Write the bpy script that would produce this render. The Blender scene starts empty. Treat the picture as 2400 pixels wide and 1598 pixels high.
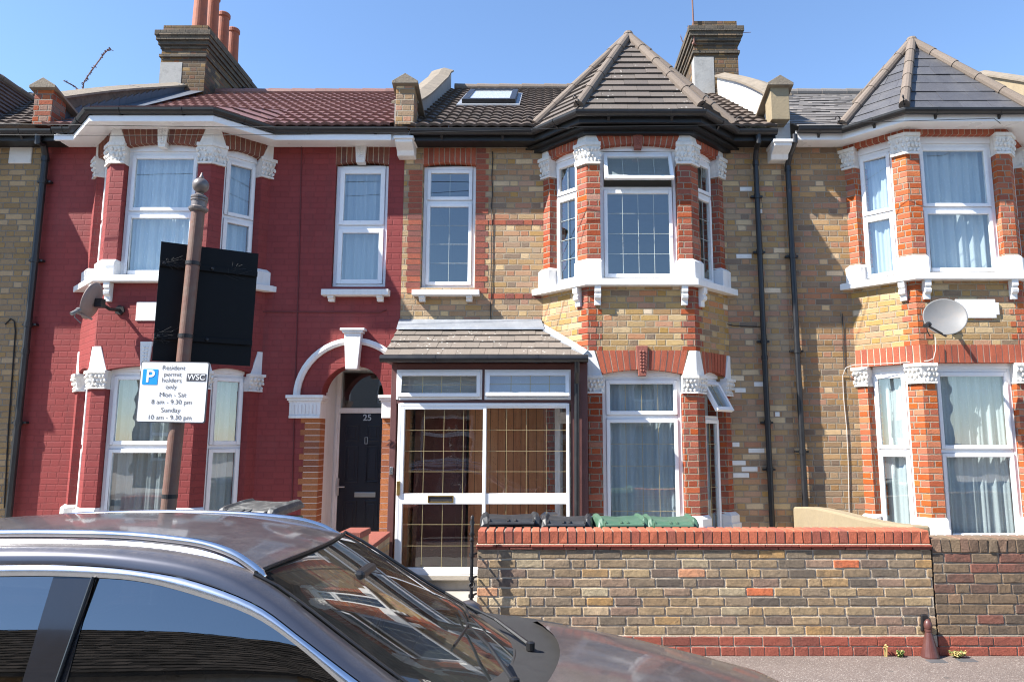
import bpy, bmesh, math, random
from mathutils import Vector, Matrix, noise as mnoise
R = math.radians
random.seed(7)
S = bpy.context.scene
COL = S.collection

# ------------------------------------------------------------------ camera, light, exposure
F, U0, V0, PITCH, EYE = 1700.0, 1275.0, 799.0, R(8.07), 1.62
cam_d = bpy.data.cameras.new('camera'); cam = bpy.data.objects.new('camera', cam_d); COL.objects.link(cam)
cam.location = (0, 0, EYE); cam.rotation_euler = (R(90) + PITCH, 0, 0)
cam_d.sensor_width = 36; cam_d.lens = 36 * F / 2400; cam_d.shift_x = (1200 - U0) / 2400
cam_d.clip_start = 0.05; cam_d.clip_end = 3000
S.camera = cam
SUN = Vector((2.6, 1.0, -2.8)).normalized()
w = bpy.data.worlds.new('World'); S.world = w; w.use_nodes = True
nt = w.node_tree; nt.nodes.clear()
sky = nt.nodes.new('ShaderNodeTexSky'); sky.sky_type = 'NISHITA'; sky.sun_disc = False
sky.sun_elevation = math.asin(-SUN.z); sky.sun_rotation = math.atan2(-SUN.x, -SUN.y)
sky.air_density = 1.0; sky.dust_density = 0.05; sky.ozone_density = 4.5
bg = nt.nodes.new('ShaderNodeBackground'); bg.inputs['Strength'].default_value = 0.11
wo = nt.nodes.new('ShaderNodeOutputWorld')
nt.links.new(sky.outputs[0], bg.inputs[0]); nt.links.new(bg.outputs[0], wo.inputs[0])
sl = bpy.data.lights.new('sun', 'SUN'); sl.energy = 5.0; sl.angle = R(0.5); sl.color = (1, .95, .87)
so = bpy.data.objects.new('sun', sl); COL.objects.link(so); so.rotation_euler = SUN.to_track_quat('-Z', 'Y').to_euler()
so.location = (-20, -10, 30)
S.view_settings.view_transform = 'Standard'; S.view_settings.look = 'None'
S.cycles.filter_width = 1.1
S.view_settings.exposure = 1.4; S.view_settings.gamma = 1

# ------------------------------------------------------------------ measuring: photo pixel (2400 wide) + depth -> metres
def ang(v): return PITCH - math.atan((v - V0) / F)
def Zv(v, Y): return EYE + Y * math.tan(ang(v))
def Xu(u, v, Y): return (u - U0) * (Y * math.cos(PITCH) + Y * math.tan(ang(v)) * math.sin(PITCH)) / F
def P(u, v, Y): return Vector((Xu(u, v, Y), Y, Zv(v, Y)))

# ------------------------------------------------------------------ materials
MATS = {}
class NT:
    def __init__(s, name):
        s.m = bpy.data.materials.new(name); s.m.use_nodes = True; s.t = s.m.node_tree; s.t.nodes.clear()
        s.out = s.t.nodes.new('ShaderNodeOutputMaterial'); MATS[name] = s.m
    def n(s, typ, **kw):
        x = s.t.nodes.new(typ)
        for k, v in kw.items():
            if k.startswith('i_'):
                x.inputs[k[2:].replace('_', ' ')].default_value = v
            else: setattr(x, k, v)
        return x
    def l(s, a, b): s.t.links.new(a, b)
    def math(s, op, a, b=None, c=None):
        x = s.n('ShaderNodeMath', operation=op)
        for i, q in enumerate((a, b, c)):
            if q is None: continue
            if isinstance(q, (int, float)): x.inputs[i].default_value = q
            else: s.l(q, x.inputs[i])
        return x.outputs[0]
    def mix(s, fac, a, b, mode='MIX'):
        x = s.n('ShaderNodeMix', data_type='RGBA', blend_type=mode)
        for sock, q in ((x.inputs[0], fac), (x.inputs[6], a), (x.inputs[7], b)):
            if isinstance(q, (int, float)): sock.default_value = q
            elif isinstance(q, (tuple, list)): sock.default_value = (*q[:3], 1)
            else: s.l(q, sock)
        return x.outputs[2]
    def ramp(s, fac, stops, mode='LINEAR'):
        x = s.n('ShaderNodeValToRGB'); cr = x.color_ramp; cr.interpolation = mode
        while len(cr.elements) < len(stops): cr.elements.new(0.5)
        for e, (p, c) in zip(cr.elements, stops): e.position = p; e.color = (*c, 1) if isinstance(c, tuple) else (c, c, c, 1)
        s.l(fac, x.inputs[0]); return x.outputs[0]
    def noise(s, scale, detail=4, rough=.55, vec=None, out=0):
        x = s.n('ShaderNodeTexNoise'); x.inputs['Scale'].default_value = scale
        x.inputs['Detail'].default_value = detail; x.inputs['Roughness'].default_value = rough
        s.l(vec if vec is not None else s.coord(), x.inputs['Vector']); return x.outputs[out]
    def coord(s):
        if not hasattr(s, '_c'): s._c = s.n('ShaderNodeTexCoord')
        return s._c.outputs['Object']
    def uv(s):
        if not hasattr(s, '_u'): s._u = s.n('ShaderNodeUVMap', uv_map='UVMap')
        return s._u.outputs[0]
    def bump(s, h, strength, dist, prev=None):
        x = s.n('ShaderNodeBump'); x.inputs['Strength'].default_value = strength; x.inputs['Distance'].default_value = dist
        s.l(h, x.inputs['Height'])
        if prev is not None: s.l(prev, x.inputs['Normal'])
        return x.outputs[0]
    def bsdf(s, col, rough=.6, metal=0, normal=None, spec=.5, coat=0, trans=0, **kw):
        x = s.n('ShaderNodeBsdfPrincipled')
        def put(k, q):
            if isinstance(q, (int, float)): x.inputs[k].default_value = q
            elif isinstance(q, tuple): x.inputs[k].default_value = (*q[:3], 1)
            else: s.l(q, x.inputs[k])
        put('Base Color', col); put('Roughness', rough); put('Metallic', metal); put('Specular IOR Level', spec)
        put('Coat Weight', coat); put('Transmission Weight', trans)
        for k, v in kw.items(): put(k.replace('_', ' '), v)
        if normal is not None: s.l(normal, x.inputs['Normal'])
        s.l(x.outputs[0], s.out.inputs[0]); return x

def plain(name, col, rough=.5, metal=0, var=.12, scale=6, bump=.0, bscale=60, spec=.5, coat=0, dirt=None, dirt_amt=.5):
    """one-substance material with tone drift, fine grain and optional grime patches"""
    s = NT(name)
    n1 = s.noise(scale, 5); n2 = s.noise(scale * 9, 3)
    f = s.math('ADD', s.math('MULTIPLY', s.math('SUBTRACT', n1, .5), var * 2.2), s.math('MULTIPLY', s.math('SUBTRACT', n2, .5), var))
    hsv = s.n('ShaderNodeHueSaturation'); hsv.inputs['Color'].default_value = (*col, 1)
    s.l(s.math('ADD', f, 1.0), hsv.inputs['Value']); c = hsv.outputs[0]
    if dirt:
        m = s.ramp(s.noise(scale * 1.7 + 1, 8, .7), [(.5, 0.), (.72, 1.)])
        c = s.mix(s.math('MULTIPLY', m, dirt_amt), c, dirt)
    nb = s.bump(s.noise(bscale, 4), bump, .01) if bump else None
    rr = s.math('ADD', s.math('MULTIPLY', s.math('SUBTRACT', n1, .5), .25), rough)
    s.bsdf(c, rr, metal, nb, spec, coat); return s.m

def old_paint(name, col, grime, amt, bump=.35):
    s = NT(name); n1 = s.noise(3, 6); mp = s.n('ShaderNodeMapping'); mp.inputs['Scale'].default_value = (13, 13, 1.6); s.l(s.coord(), mp.inputs[0])
    st = s.ramp(s.noise(1, 6, .7, mp.outputs[0]), [(.50, 0.), (.76, 1.)]); sp = s.ramp(s.noise(16, 8, .75), [(.55, 0.), (.74, 1.)]); fl = s.ramp(s.noise(26, 4, .6), [(.70, 0.), (.72, 1.)])
    c = s.mix(s.math('MULTIPLY', st, amt), s.mix(n1, col, tuple(q * .93 for q in col)), grime)
    c = s.mix(s.math('MULTIPLY', sp, amt * .7), c, grime); c = s.mix(s.math('MULTIPLY', fl, amt * 1.1), c, tuple(q * .6 for q in grime))
    s.bsdf(c, .62, 0, s.bump(s.math('ADD', s.noise(40, 5), s.math('MULTIPLY', fl, -.5)), bump, .008), .4); return s.m
old_paint('white_paint', (.78, .77, .75), (.42, .38, .31), .32); old_paint('carved_white_paint', (.77, .75, .71), (.33, .29, .23), .5, .6)
def bond(s, Ls=.222, Lh=.111, c=.075, j=.010, wob=.005):
    """Flemish bond on the metre UVs: returns per-brick randoms and a brick mask"""
    nz = s.n('ShaderNodeTexNoise'); nz.inputs['Scale'].default_value = 14; nz.inputs['Detail'].default_value = 3
    s.l(s.uv(), nz.inputs['Vector'])
    d = s.n('ShaderNodeVectorMath', operation='SUBTRACT'); s.l(nz.outputs['Color'], d.inputs[0]); d.inputs[1].default_value = (.5, .5, .5)
    d2 = s.n('ShaderNodeVectorMath', operation='SCALE'); s.l(d.outputs[0], d2.inputs[0]); d2.inputs['Scale'].default_value = wob * 2
    a = s.n('ShaderNodeVectorMath', operation='ADD'); s.l(s.uv(), a.inputs[0]); s.l(d2.outputs[0], a.inputs[1])
    sp = s.n('ShaderNodeSeparateXYZ'); s.l(a.outputs[0], sp.inputs[0])
    u, v = sp.outputs[0], sp.outputs[1]; per = Ls + Lh
    vr = s.math('DIVIDE', v, c); row = s.math('FLOOR', vr); vf = s.math('SUBTRACT', vr, row)
    wn = s.n('ShaderNodeTexWhiteNoise', noise_dimensions='1D'); s.l(row, wn.inputs['W'])
    par = s.math('MODULO', s.math('ABSOLUTE', row), 2)
    u2 = s.math('ADD', u, s.math('ADD', s.math('MULTIPLY', par, per / 2), s.math('MULTIPLY', wn.outputs[0], .05)))
    ur = s.math('DIVIDE', u2, per); cell = s.math('FLOOR', ur); t = s.math('MULTIPLY', s.math('SUBTRACT', ur, cell), per)
    hd = s.math('GREATER_THAN', t, Ls)
    tl = s.math('SUBTRACT', t, s.math('MULTIPLY', hd, Ls)); ln = s.math('SUBTRACT', Ls, s.math('MULTIPLY', hd, Ls - Lh))
    du = s.math('MINIMUM', tl, s.math('SUBTRACT', ln, tl))
    dv = s.math('MULTIPLY', s.math('MINIMUM', vf, s.math('SUBTRACT', 1.0, vf)), c)
    n2 = s.n('ShaderNodeTexNoise'); n2.inputs['Scale'].default_value = 70; n2.inputs['Detail'].default_value = 3; s.l(s.uv(), n2.inputs['Vector'])
    dd = s.math('ADD', s.math('MINIMUM', du, dv), s.math('MULTIPLY', s.math('SUBTRACT', n2.outputs[0], .5), .009))
    mr = s.n('ShaderNodeMapRange', interpolation_type='SMOOTHSTEP'); s.l(dd, mr.inputs[0])
    mr.inputs[1].default_value = j / 2 - .002; mr.inputs[2].default_value = j / 2 + .004
    cb = s.n('ShaderNodeCombineXYZ'); s.l(s.math('ADD', s.math('MULTIPLY', cell, 2), hd), cb.inputs[0]); s.l(row, cb.inputs[1])
    w2 = s.n('ShaderNodeTexWhiteNoise', noise_dimensions='2D'); s.l(cb.outputs[0], w2.inputs['Vector'])
    sc = s.n('ShaderNodeSeparateColor'); s.l(w2.outputs['Color'], sc.inputs[0])
    return w2.outputs['Value'], sc.outputs[0], sc.outputs[1], mr.outputs[0]

def brick(name, stops, mortar, j=.011, soot=.35, sootcol=(.05, .042, .035), bumpd=.012, wob=.006, c=.075):
    s = NT(name); r1, r2, r3, mask = bond(s, j=j, wob=wob, c=c)
    col = s.ramp(r1, stops, 'CONSTANT')
    hsv = s.n('ShaderNodeHueSaturation'); s.l(col, hsv.inputs['Color'])
    fine = s.noise(55, 5, .65); speck = s.noise(190, 2)
    s.l(s.math('ADD', s.math('MULTIPLY', r2, .5), s.math('ADD', s.math('MULTIPLY', fine, .5), .5)), hsv.inputs['Value'])
    s.l(s.math('ADD', s.math('MULTIPLY', r3, .3), .95), hsv.inputs['Saturation'])
    mean = tuple(sum(c_[1][k] for c_ in stops) / len(stops) for k in range(3))
    pn = s.noise(2.6, 6, .7); pn2 = s.noise(24, 5, .7)
    patch = s.mix(pn2, tuple(q * .62 for q in mean), tuple(min(1, q * 1.35) for q in mean))
    softer = s.mix(s.ramp(pn, [(.3, .10), (.7, .45)]), hsv.outputs[0], patch)
    mcol = s.mix(s.noise(9, 4), mortar, tuple(q * .62 for q in mortar))
    c_ = s.mix(mask, mcol, softer)
    mp = s.n('ShaderNodeMapping'); mp.inputs['Scale'].default_value = (5.5, .7, 1); s.l(s.uv(), mp.inputs[0])
    st = s.math('MAXIMUM', s.ramp(s.noise(1.3, 6, .65), [(.46, 0.), (.75, 1.)]), s.ramp(s.noise(1, 5, .65, mp.outputs[0]), [(.56, 0.), (.75, .9)]))
    c_ = s.mix(s.math('MULTIPLY', st, soot), c_, s.mix(.5, c_, sootcol))
    h = s.math('ADD', s.math('MULTIPLY', mask, .8), s.math('ADD', s.math('MULTIPLY', fine, .55), s.math('ADD', s.math('MULTIPLY', speck, .12), s.math('MULTIPLY', r3, .18))))
    s.bsdf(c_, .88, 0, s.bump(h, .9, bumpd), .25); return s.m

STOCK = [(0, (.50, .325, .135)), (.16, (.41, .265, .115)), (.28, (.33, .21, .105)), (.40, (.47, .33, .165)), (.54, (.37, .22, .135)),
         (.66, (.50, .375, .215)), (.78, (.27, .175, .10)), (.87, (.40, .20, .125)), (.955, (.14, .105, .08)), (.99, (.58, .48, .36))]
BROWN = [(0, (0.432, 0.281, 0.147)), (.2, (0.335, 0.209, 0.114)), (.36, (0.281, 0.189, 0.114)), (.52, (0.443, 0.291, 0.162)), (.66, (0.356, 0.173, 0.109)),
         (.8, (0.216, 0.153, 0.104)), (.9, (0.113, 0.087, 0.071)), (.96, (0.540, 0.398, 0.247))]
REDS = [(0, (.36, .10, .058)), (.25, (.29, .08, .05)), (.48, (.40, .125, .07)), (.7, (.24, .075, .055)), (.86, (.19, .075, .06)), (.95, (.33, .17, .12))]
MIXED = [(0, (0.516, 0.336, 0.157)), (.13, (0.480, 0.331, 0.189)), (.27, (0.480, 0.290, 0.189)), (.40, (0.324, 0.203, 0.119)), (.53, (0.372, 0.278, 0.178)),
         (.66, (0.348, 0.174, 0.119)), (.76, (0.552, 0.418, 0.254)), (.86, (0.264, 0.174, 0.113)), (.955, (0.144, 0.110, 0.086)), (.99, (0.660, 0.534, 0.389))]
brick('stock_brick', STOCK, (.45, .365, .25), soot=.3)
brick('mixed_stock_brick', MIXED, (.42, .34, .245), soot=.4)
brick('brown_stock_brick', BROWN, (.36, .305, .23), soot=.45)
brick('buff_brick', [(0, (.36, .25, .14)), (.4, (.31, .215, .12)), (.75, (.40, .285, .165))], (.30, .27, .225), soot=.2, j=.009)
brick('red_brick', REDS, (.37, .30, .225), soot=.35)
brick('red_brick_weathered', [(0, (.46, .14, .07)), (.35, (.40, .115, .06)), (.6, (.48, .18, .095)), (.8, (.30, .10, .065)), (.92, (.23, .09, .07))], (.40, .33, .25), soot=.35)
brick('sooty_red_brick', [(0, (.32, .09, .05)), (.4, (.22, .08, .055)), (.7, (.20, .14, .11)), (.9, (.36, .12, .06))], (.26, .22, .18), soot=.7)
brick('chimney_brick', [(0, (.20, .125, .06)), (.2, (.13, .088, .05)), (.42, (.085, .06, .042)), (.6, (.15, .075, .05)), (.75, (.05, .042, .036)), (.9, (.26, .18, .10))], (.14, .12, .092), soot=1.0)
brick('sooty_brick', [(0, (.13, .11, .085)), (.4, (.085, .074, .06)), (.7, (.05, .045, .04)), (.88, (.17, .125, .085))], (.11, .098, .08), soot=.8, bumpd=.02)
def painted_brick(name, col):
    s = NT(name); r1, r2, r3, mask = bond(s, j=.010, wob=.006)
    fine = s.noise(45, 5, .65); big = s.noise(1.1, 5)
    hsv = s.n('ShaderNodeHueSaturation'); hsv.inputs['Color'].default_value = (*col, 1)
    s.l(s.math('ADD', .78, s.math('ADD', s.math('MULTIPLY', r2, .14), s.math('ADD', s.math('MULTIPLY', big, .22), s.math('MULTIPLY', fine, .12)))), hsv.inputs['Value'])
    c_ = s.mix(mask, s.mix(.18, hsv.outputs[0], (.05, .012, .012)), hsv.outputs[0])
    mp = s.n('ShaderNodeMapping'); mp.inputs['Scale'].default_value = (6, .55, 1); s.l(s.uv(), mp.inputs[0])
    c_ = s.mix(s.ramp(s.noise(1, 6, .7, mp.outputs[0]), [(.52, 0.), (.78, .55)]), c_, tuple(q * .5 + .02 for q in col))
    c_ = s.mix(s.ramp(s.noise(.8, 6, .7), [(.5, 0.), (.8, .35)]), c_, tuple(min(1, q * 1.15 + .05) for q in col))
    chip = s.ramp(s.noise(38, 3, .6), [(.70, 0.), (.735, 1.)])
    c_ = s.mix(s.math('MULTIPLY', chip, .35), c_, (.09, .03, .03))
    h = s.math('ADD', s.math('MULTIPLY', mask, .7), s.math('ADD', s.math('MULTIPLY', fine, .45), s.math('MULTIPLY', r3, .22)))
    s.bsdf(c_, .72, 0, s.bump(h, .42, .007), .3); return s.m
painted_brick('painted_red_brick', (.215, .037, .035))

def island(name, stops, rough=.85, bump=.5, bscale=60, dirt=None, dirt_amt=.4, dscale=5, bdist=.008, lichen=None, spec=.3):
    """pieces of one mesh (bricks, tiles) take their own tone from Random Per Island"""
    s = NT(name); g = s.n('ShaderNodeNewGeometry')
    col = s.ramp(g.outputs['Random Per Island'], stops)
    f = s.noise(bscale, 5, .65)
    hsv = s.n('ShaderNodeHueSaturation'); s.l(col, hsv.inputs['Color']); s.l(s.math('ADD', s.math('MULTIPLY', f, 1.3), .35), hsv.inputs['Value'])
    c = hsv.outputs[0]
    if dirt:
        m = s.ramp(s.noise(dscale, 7, .7), [(.45, 0.), (.7, 1.)])
        c = s.mix(s.math('MULTIPLY', m, dirt_amt), c, dirt)
    if lichen:
        vn = s.n('ShaderNodeTexVoronoi'); vn.inputs['Scale'].default_value = 16; s.l(s.coord(), vn.inputs['Vector'])
        m = s.math('MULTIPLY', s.ramp(vn.outputs['Distance'], [(.14, 1.), (.22, 0.)]), s.ramp(s.noise(2.2, 3), [(.5, 0.), (.6, 1.)]))
        c = s.mix(s.math('MULTIPLY', m, .75), c, lichen)
    s.bsdf(c, rough, 0, s.bump(f, bump, bdist), spec); return s.m
island('wall_bricks', [(0, (0.305, 0.213, 0.121)), (.12, (0.247, 0.177, 0.110)), (.25, (0.377, 0.275, 0.154)), (.36, (0.325, 0.232, 0.138)), (.45, (0.390, 0.232, 0.094)), (.55, (0.215, 0.165, 0.116)), (.65, (0.312, 0.226, 0.143)), (.74, (0.273, 0.177, 0.127)), (.82, (0.117, 0.094, 0.075)), (.90, (0.247, 0.189, 0.127)), (.955, (0.481, 0.390, 0.248)), (.985, (0.546, 0.159, 0.066)), (1, (0.520, 0.146, 0.066))], .9, .75, 42, (.10, .085, .068), .6, 9, bdist=.006)
island('wall_bricks_dark', [(0, (0.190, 0.130, 0.080)), (.3, (0.149, 0.106, 0.070)), (.55, (0.213, 0.146, 0.090)), (.75, (0.115, 0.086, 0.064)), (.9, (0.207, 0.086, 0.062)), (1, (0.241, 0.173, 0.105))], .9, .75, 42, (.06, .052, .043), .6, 9, bdist=.006)
island('plinth_bricks', [(0, (.25, .07, .048)), (.5, (.31, .085, .055)), (1, (.19, .062, .046))], .85, .5, 70, (.16, .07, .05), .4)
island('coping_bricks', [(0, (.37, .10, .055)), (.5, (.42, .12, .065)), (.85, (.32, .09, .058)), (1, (.22, .08, .06))], .8, .4, 70, (.25, .10, .06), .35)
island('coping_bricks_dark', [(0, (.19, .135, .085)), (.5, (.15, .11, .075)), (1, (.22, .13, .09))], .9, .7, 70, (.06, .05, .04), .4)
island('arch_bricks', [(0, (.33, .085, .048)), (.5, (.40, .105, .055)), (1, (.26, .07, .045))], .85, .5, 70, (.12, .05, .04), .25)
island('quoin_bricks', [(0, (.30, .082, .05)), (.4, (.36, .10, .055)), (.75, (.24, .075, .055)), (1, (.20, .08, .065))], .88, .5, 70, (.12, .06, .05), .35)
island('door_bricks', [(0, (.33, .115, .045)), (.5, (.40, .15, .055)), (1, (.24, .08, .04))], .8, .5, 70, (.14, .06, .04), .3)
island('arch_bricks_dull', [(0, (.17, .06, .042)), (.5, (.21, .075, .048)), (1, (.14, .055, .045))], .85, .5, 70, (.09, .045, .04), .3)
island('red_pantile', [(0, (.165, .082, .07)), (1, (.22, .112, .095))], .5, .3, 90, (.18, .10, .09), .3)
island('dark_pantile', [(0, (.085, .066, .054)), (1, (.12, .09, .074))], .85, .5, 90, (.04, .038, .034), .5)
island('concrete_tile', [(0, (.105, .088, .077)), (.5, (.13, .108, .094)), (1, (.095, .08, .072))], .85, .3, 110, (.12, .105, .09), .35, lichen=(.55, .53, .48))
island('porch_tile', [(0, (.155, .132, .112)), (1, (.19, .16, .135))], .85, .3, 110, (.17, .14, .12), .35, lichen=(.62, .6, .55))
island('brown_tile', [(0, (.11, .066, .052)), (1, (.15, .09, .07))], .8, .4, 90, (.05, .042, .036), .5)
island('sooty_tile', [(0, (.04, .036, .032)), (.5, (.065, .057, .05)), (1, (.095, .08, .068))], .9, .4, 90, spec=0.)
island('slate', [(0, (0.069, 0.069, 0.076)), (.5, (0.086, 0.086, 0.094)), (1, (0.076, 0.074, 0.079))], .42, .2, 70, (.16, .155, .15), .3)
island('old_slate', [(0, (0.150, 0.139, 0.131)), (1, (0.195, 0.180, 0.169))], .7, .3, 70, (.14, .125, .115), .4)
island('hip_tile', [(0, (.14, .112, .092)), (1, (.175, .14, .115))], .85, .3, 90, (.15, .125, .10), .4)
plain('mortar', (.46, .39, .30), .95, var=.3, scale=8, bump=.7, bscale=90)
plain('dark_mortar', (.25, .215, .17), .95, var=.25, scale=8, bump=.7, bscale=90)
plain('white_upvc', (.82, .82, .82), .3, var=.03, scale=3, dirt=(.62, .60, .56), dirt_amt=.12)
plain('cream_paint', (.68, .60, .47), .6, var=.08, scale=5, dirt=(.4, .34, .25), dirt_amt=.3)
plain('black_plastic', (.014, .014, .016), .38, var=.2, scale=5, dirt=(.06, .055, .05), dirt_amt=.25)
plain('black_timber', (.012, .012, .013), .5, var=.2, scale=5)
plain('weathered_coping', (.20, .165, .125), .9, var=.25, scale=4, bump=.6, bscale=40, dirt=(.08, .07, .055), dirt_amt=.6)
plain('grey_render', (.30, .295, .285), .9, var=.15, scale=4, bump=.3, bscale=30, dirt=(.16, .155, .15), dirt_amt=.5)
plain('white_render', (.74, .72, .68), .85, var=.08, scale=3, bump=.4, bscale=25, dirt=(.45, .42, .37), dirt_amt=.3)
plain('ochre_render', (.27, .215, .135), .9, var=.2, scale=3, bump=.4, bscale=30, dirt=(.2, .16, .11), dirt_amt=.6)
plain('sooty_render', (.13, .10, .075), .95, var=.3, scale=4, bump=.5, bscale=30, dirt=(.04, .035, .03), dirt_amt=.7)
plain('lead_sheet', (.30, .32, .35), .45, metal=.35, var=.18, scale=6, bump=.25, bscale=12, dirt=(.5, .5, .5), dirt_amt=.3)
plain('dark_lead', (.10, .115, .14), .5, metal=.3, var=.2, scale=6, bump=.25, bscale=14)
plain('terracotta', (.30, .085, .042), .75, var=.15, scale=5, bump=.2, dirt=(.06, .045, .04), dirt_amt=.55)
plain('clay_panel', (.26, .085, .06), .75, var=.2, scale=9, bump=.5)
plain('purple_paint', (.09, .03, .03), .5, var=.2, scale=5, dirt=(.2, .08, .07), dirt_amt=.25)
plain('navy_paint', (.009, .012, .022), .32, var=.1, scale=3)
plain('steel', (.62, .62, .62), .3, metal=1, var=.06)
plain('aluminium', (.62, .63, .65), .35, metal=.5, var=.05)
plain('brass', (.62, .42, .14), .3, metal=1, var=.1, scale=10)
plain('lead_came', (.42, .34, .18), .4, metal=.3, var=.08)
plain('white_came', (.46, .50, .47), .45, metal=.1, var=.05)
plain('iron_black', (.02, .02, .022), .5, metal=.3, var=.2, dirt=(.10, .05, .03), dirt_amt=.35)
plain('maroon_iron', (.085, .032, .028), .38, var=.2, scale=9, dirt=(.14, .07, .05), dirt_amt=.35)
plain('sign_white', (.80, .80, .80), .35, var=.02)
plain('sign_blue', (.02, .30, .80), .35, var=.02)
plain('sign_black', (.03, .03, .035), .4, var=.05)
plain('sign_ink', (.055, .055, .06), .5)
plain('sign_grey', (.10, .10, .11), .4, var=.05)
plain('board_black', (.004, .0045, .006), .55, var=.3, scale=5, spec=.2, dirt=(.012, .012, .012), dirt_amt=.3)
plain('cobweb', (.06, .06, .06), .8)
plain('post_cap', (.17, .145, .135), .42, metal=.3, var=.15, scale=9, dirt=(.1, .06, .045), dirt_amt=.3)
plain('dish_grey', (.17, .17, .17), .5, var=.08, scale=5, dirt=(.26, .20, .15), dirt_amt=.3)
plain('dish_brown', (.23, .18, .165), .6, var=.12, scale=6, dirt=(.15, .12, .10), dirt_amt=.4)
plain('bin_black', (.022, .023, .026), .45, var=.15, scale=5, dirt=(.12, .115, .11), dirt_amt=.3)
plain('bin_green', (.06, .125, .08), .4, var=.12, scale=5, dirt=(.22, .28, .22), dirt_amt=.25)
plain('bin_grey', (.07, .072, .072), .45, var=.2, scale=5, dirt=(.42, .42, .40), dirt_amt=.5)
plain('timber_frame', (.115, .045, .04), .55, var=.25, scale=7, bump=.2)
plain('stone_sill', (.42, .37, .30), .85, var=.15, scale=6, bump=.3)
plain('concrete', (.34, .315, .28), .9, var=.18, scale=2, bump=.4, bscale=70, dirt=(.2, .18, .15), dirt_amt=.4)
plain('kerb_stone', (.33, .32, .30), .85, var=.15, scale=6, bump=.3)
plain('rubber', (.015, .015, .016), .7, var=.1)
plain('trim_black', (.012, .012, .013), .35, var=.1)
plain('car_interior', (.018, .018, .02), .7, var=.15)
plain('dashboard', (.028, .027, .027), .75, var=.15, scale=14)
plain('bright_trim', (.74, .74, .76), .24, metal=1, var=.04, scale=4)
plain('gloss_pillar', (.015, .015, .018), .12, var=.1, coat=.6)
plain('paper_blue', (.25, .52, .66), .6, var=.08, scale=14)
plain('paper_dark', (.03, .06, .25), .6)
plain('paper_white', (.8, .82, .8), .6)
plain('painted_cable', (.12, .022, .022), .6)
plain('cable_black', (.012, .012, .012), .6)
plain('cable_white', (.45, .43, .40), .5)
plain('interior_plaster', (.35, .33, .30), .9)
plain('cast_cover', (.10, .10, .105), .6, metal=.2, var=.2)
plain('weed_green', (.10, .15, .03), .7, var=.2, scale=30)
plain('weed_straw', (.42, .32, .12), .8, var=.2, scale=30)
plain('dry_stem', (.16, .09, .08), .8)
plain('rusty_mast', (.16, .07, .05), .7, var=.2)
plain('glass_fitting', (.7, .7, .72), .25, metal=.6)

def glass(name, f0=.1, tint=(.80, .88, .90), wob=.10, dust=0.):
    s = NT(name)
    nb = s.bump(s.noise(1.6, 2), wob, .02)
    lw = s.n('ShaderNodeLayerWeight'); lw.inputs['Blend'].default_value = .5; s.l(nb, lw.inputs['Normal'])
    fr = s.math('ADD', s.math('MULTIPLY', s.math('POWER', lw.outputs['Facing'], 5.0), 1 - f0), f0)
    gl = s.n('ShaderNodeBsdfGlossy'); gl.inputs['Roughness'].default_value = .0; gl.inputs['Color'].default_value = (1, 1, 1, 1); s.l(nb, gl.inputs['Normal'])
    tr = s.n('ShaderNodeBsdfTransparent'); tr.inputs['Color'].default_value = (*tint, 1)
    mx = s.n('ShaderNodeMixShader'); s.l(fr, mx.inputs[0]); s.l(tr.outputs[0], mx.inputs[1]); s.l(gl.outputs[0], mx.inputs[2])
    o = mx.outputs[0]
    if dust:
        df = s.n('ShaderNodeBsdfDiffuse'); df.inputs['Color'].default_value = (.38, .33, .28, 1)
        m2 = s.n('ShaderNodeMixShader'); s.l(o, m2.inputs[1]); s.l(df.outputs[0], m2.inputs[2])
        f = s.math('ADD', s.ramp(s.noise(9, 8, .75), [(.4, dust * .35), (.72, dust)]), s.ramp(s.noise(120, 2), [(.68, 0.), (.74, dust * 2)]))
        s.l(f, m2.inputs[0]); o = m2.outputs[0]
    s.l(o, s.out.inputs[0]); return s.m
glass('window_glass', .17)
glass('porch_glass', .10, (.92, .92, .9), .1)
glass('car_glass', .20, (.11, .14, .17), .03, .006)
glass('windscreen_glass', .16, (.55, .62, .62), .04, .06)

def curtain_mat(name, col, tl=.35):
    s = NT(name)
    d = s.n('ShaderNodeBsdfDiffuse'); t = s.n('ShaderNodeBsdfTranslucent')
    v = s.n('ShaderNodeTexVoronoi'); v.inputs['Scale'].default_value = 34; s.l(s.uv(), v.inputs['Vector'])
    c = s.mix(s.ramp(v.outputs['Distance'], [(.12, 1.), (.2, 0.)]), col, tuple(min(1, q * 1.35) for q in col))
    s.l(c, d.inputs[0]); t.inputs[0].default_value = (*col, 1)
    mx = s.n('ShaderNodeMixShader'); mx.inputs[0].default_value = tl; s.l(d.outputs[0], mx.inputs[1]); s.l(t.outputs[0], mx.inputs[2]); s.l(mx.outputs[0], s.out.inputs[0])
curtain_mat('net_curtain', (.74, .75, .74), .3)
curtain_mat('net_curtain_grey', (.50, .51, .51))
curtain_mat('cream_curtain', (.66, .63, .55), .25)
curtain_mat('blue_white_curtain', (.64, .68, .72), .3)

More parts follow.
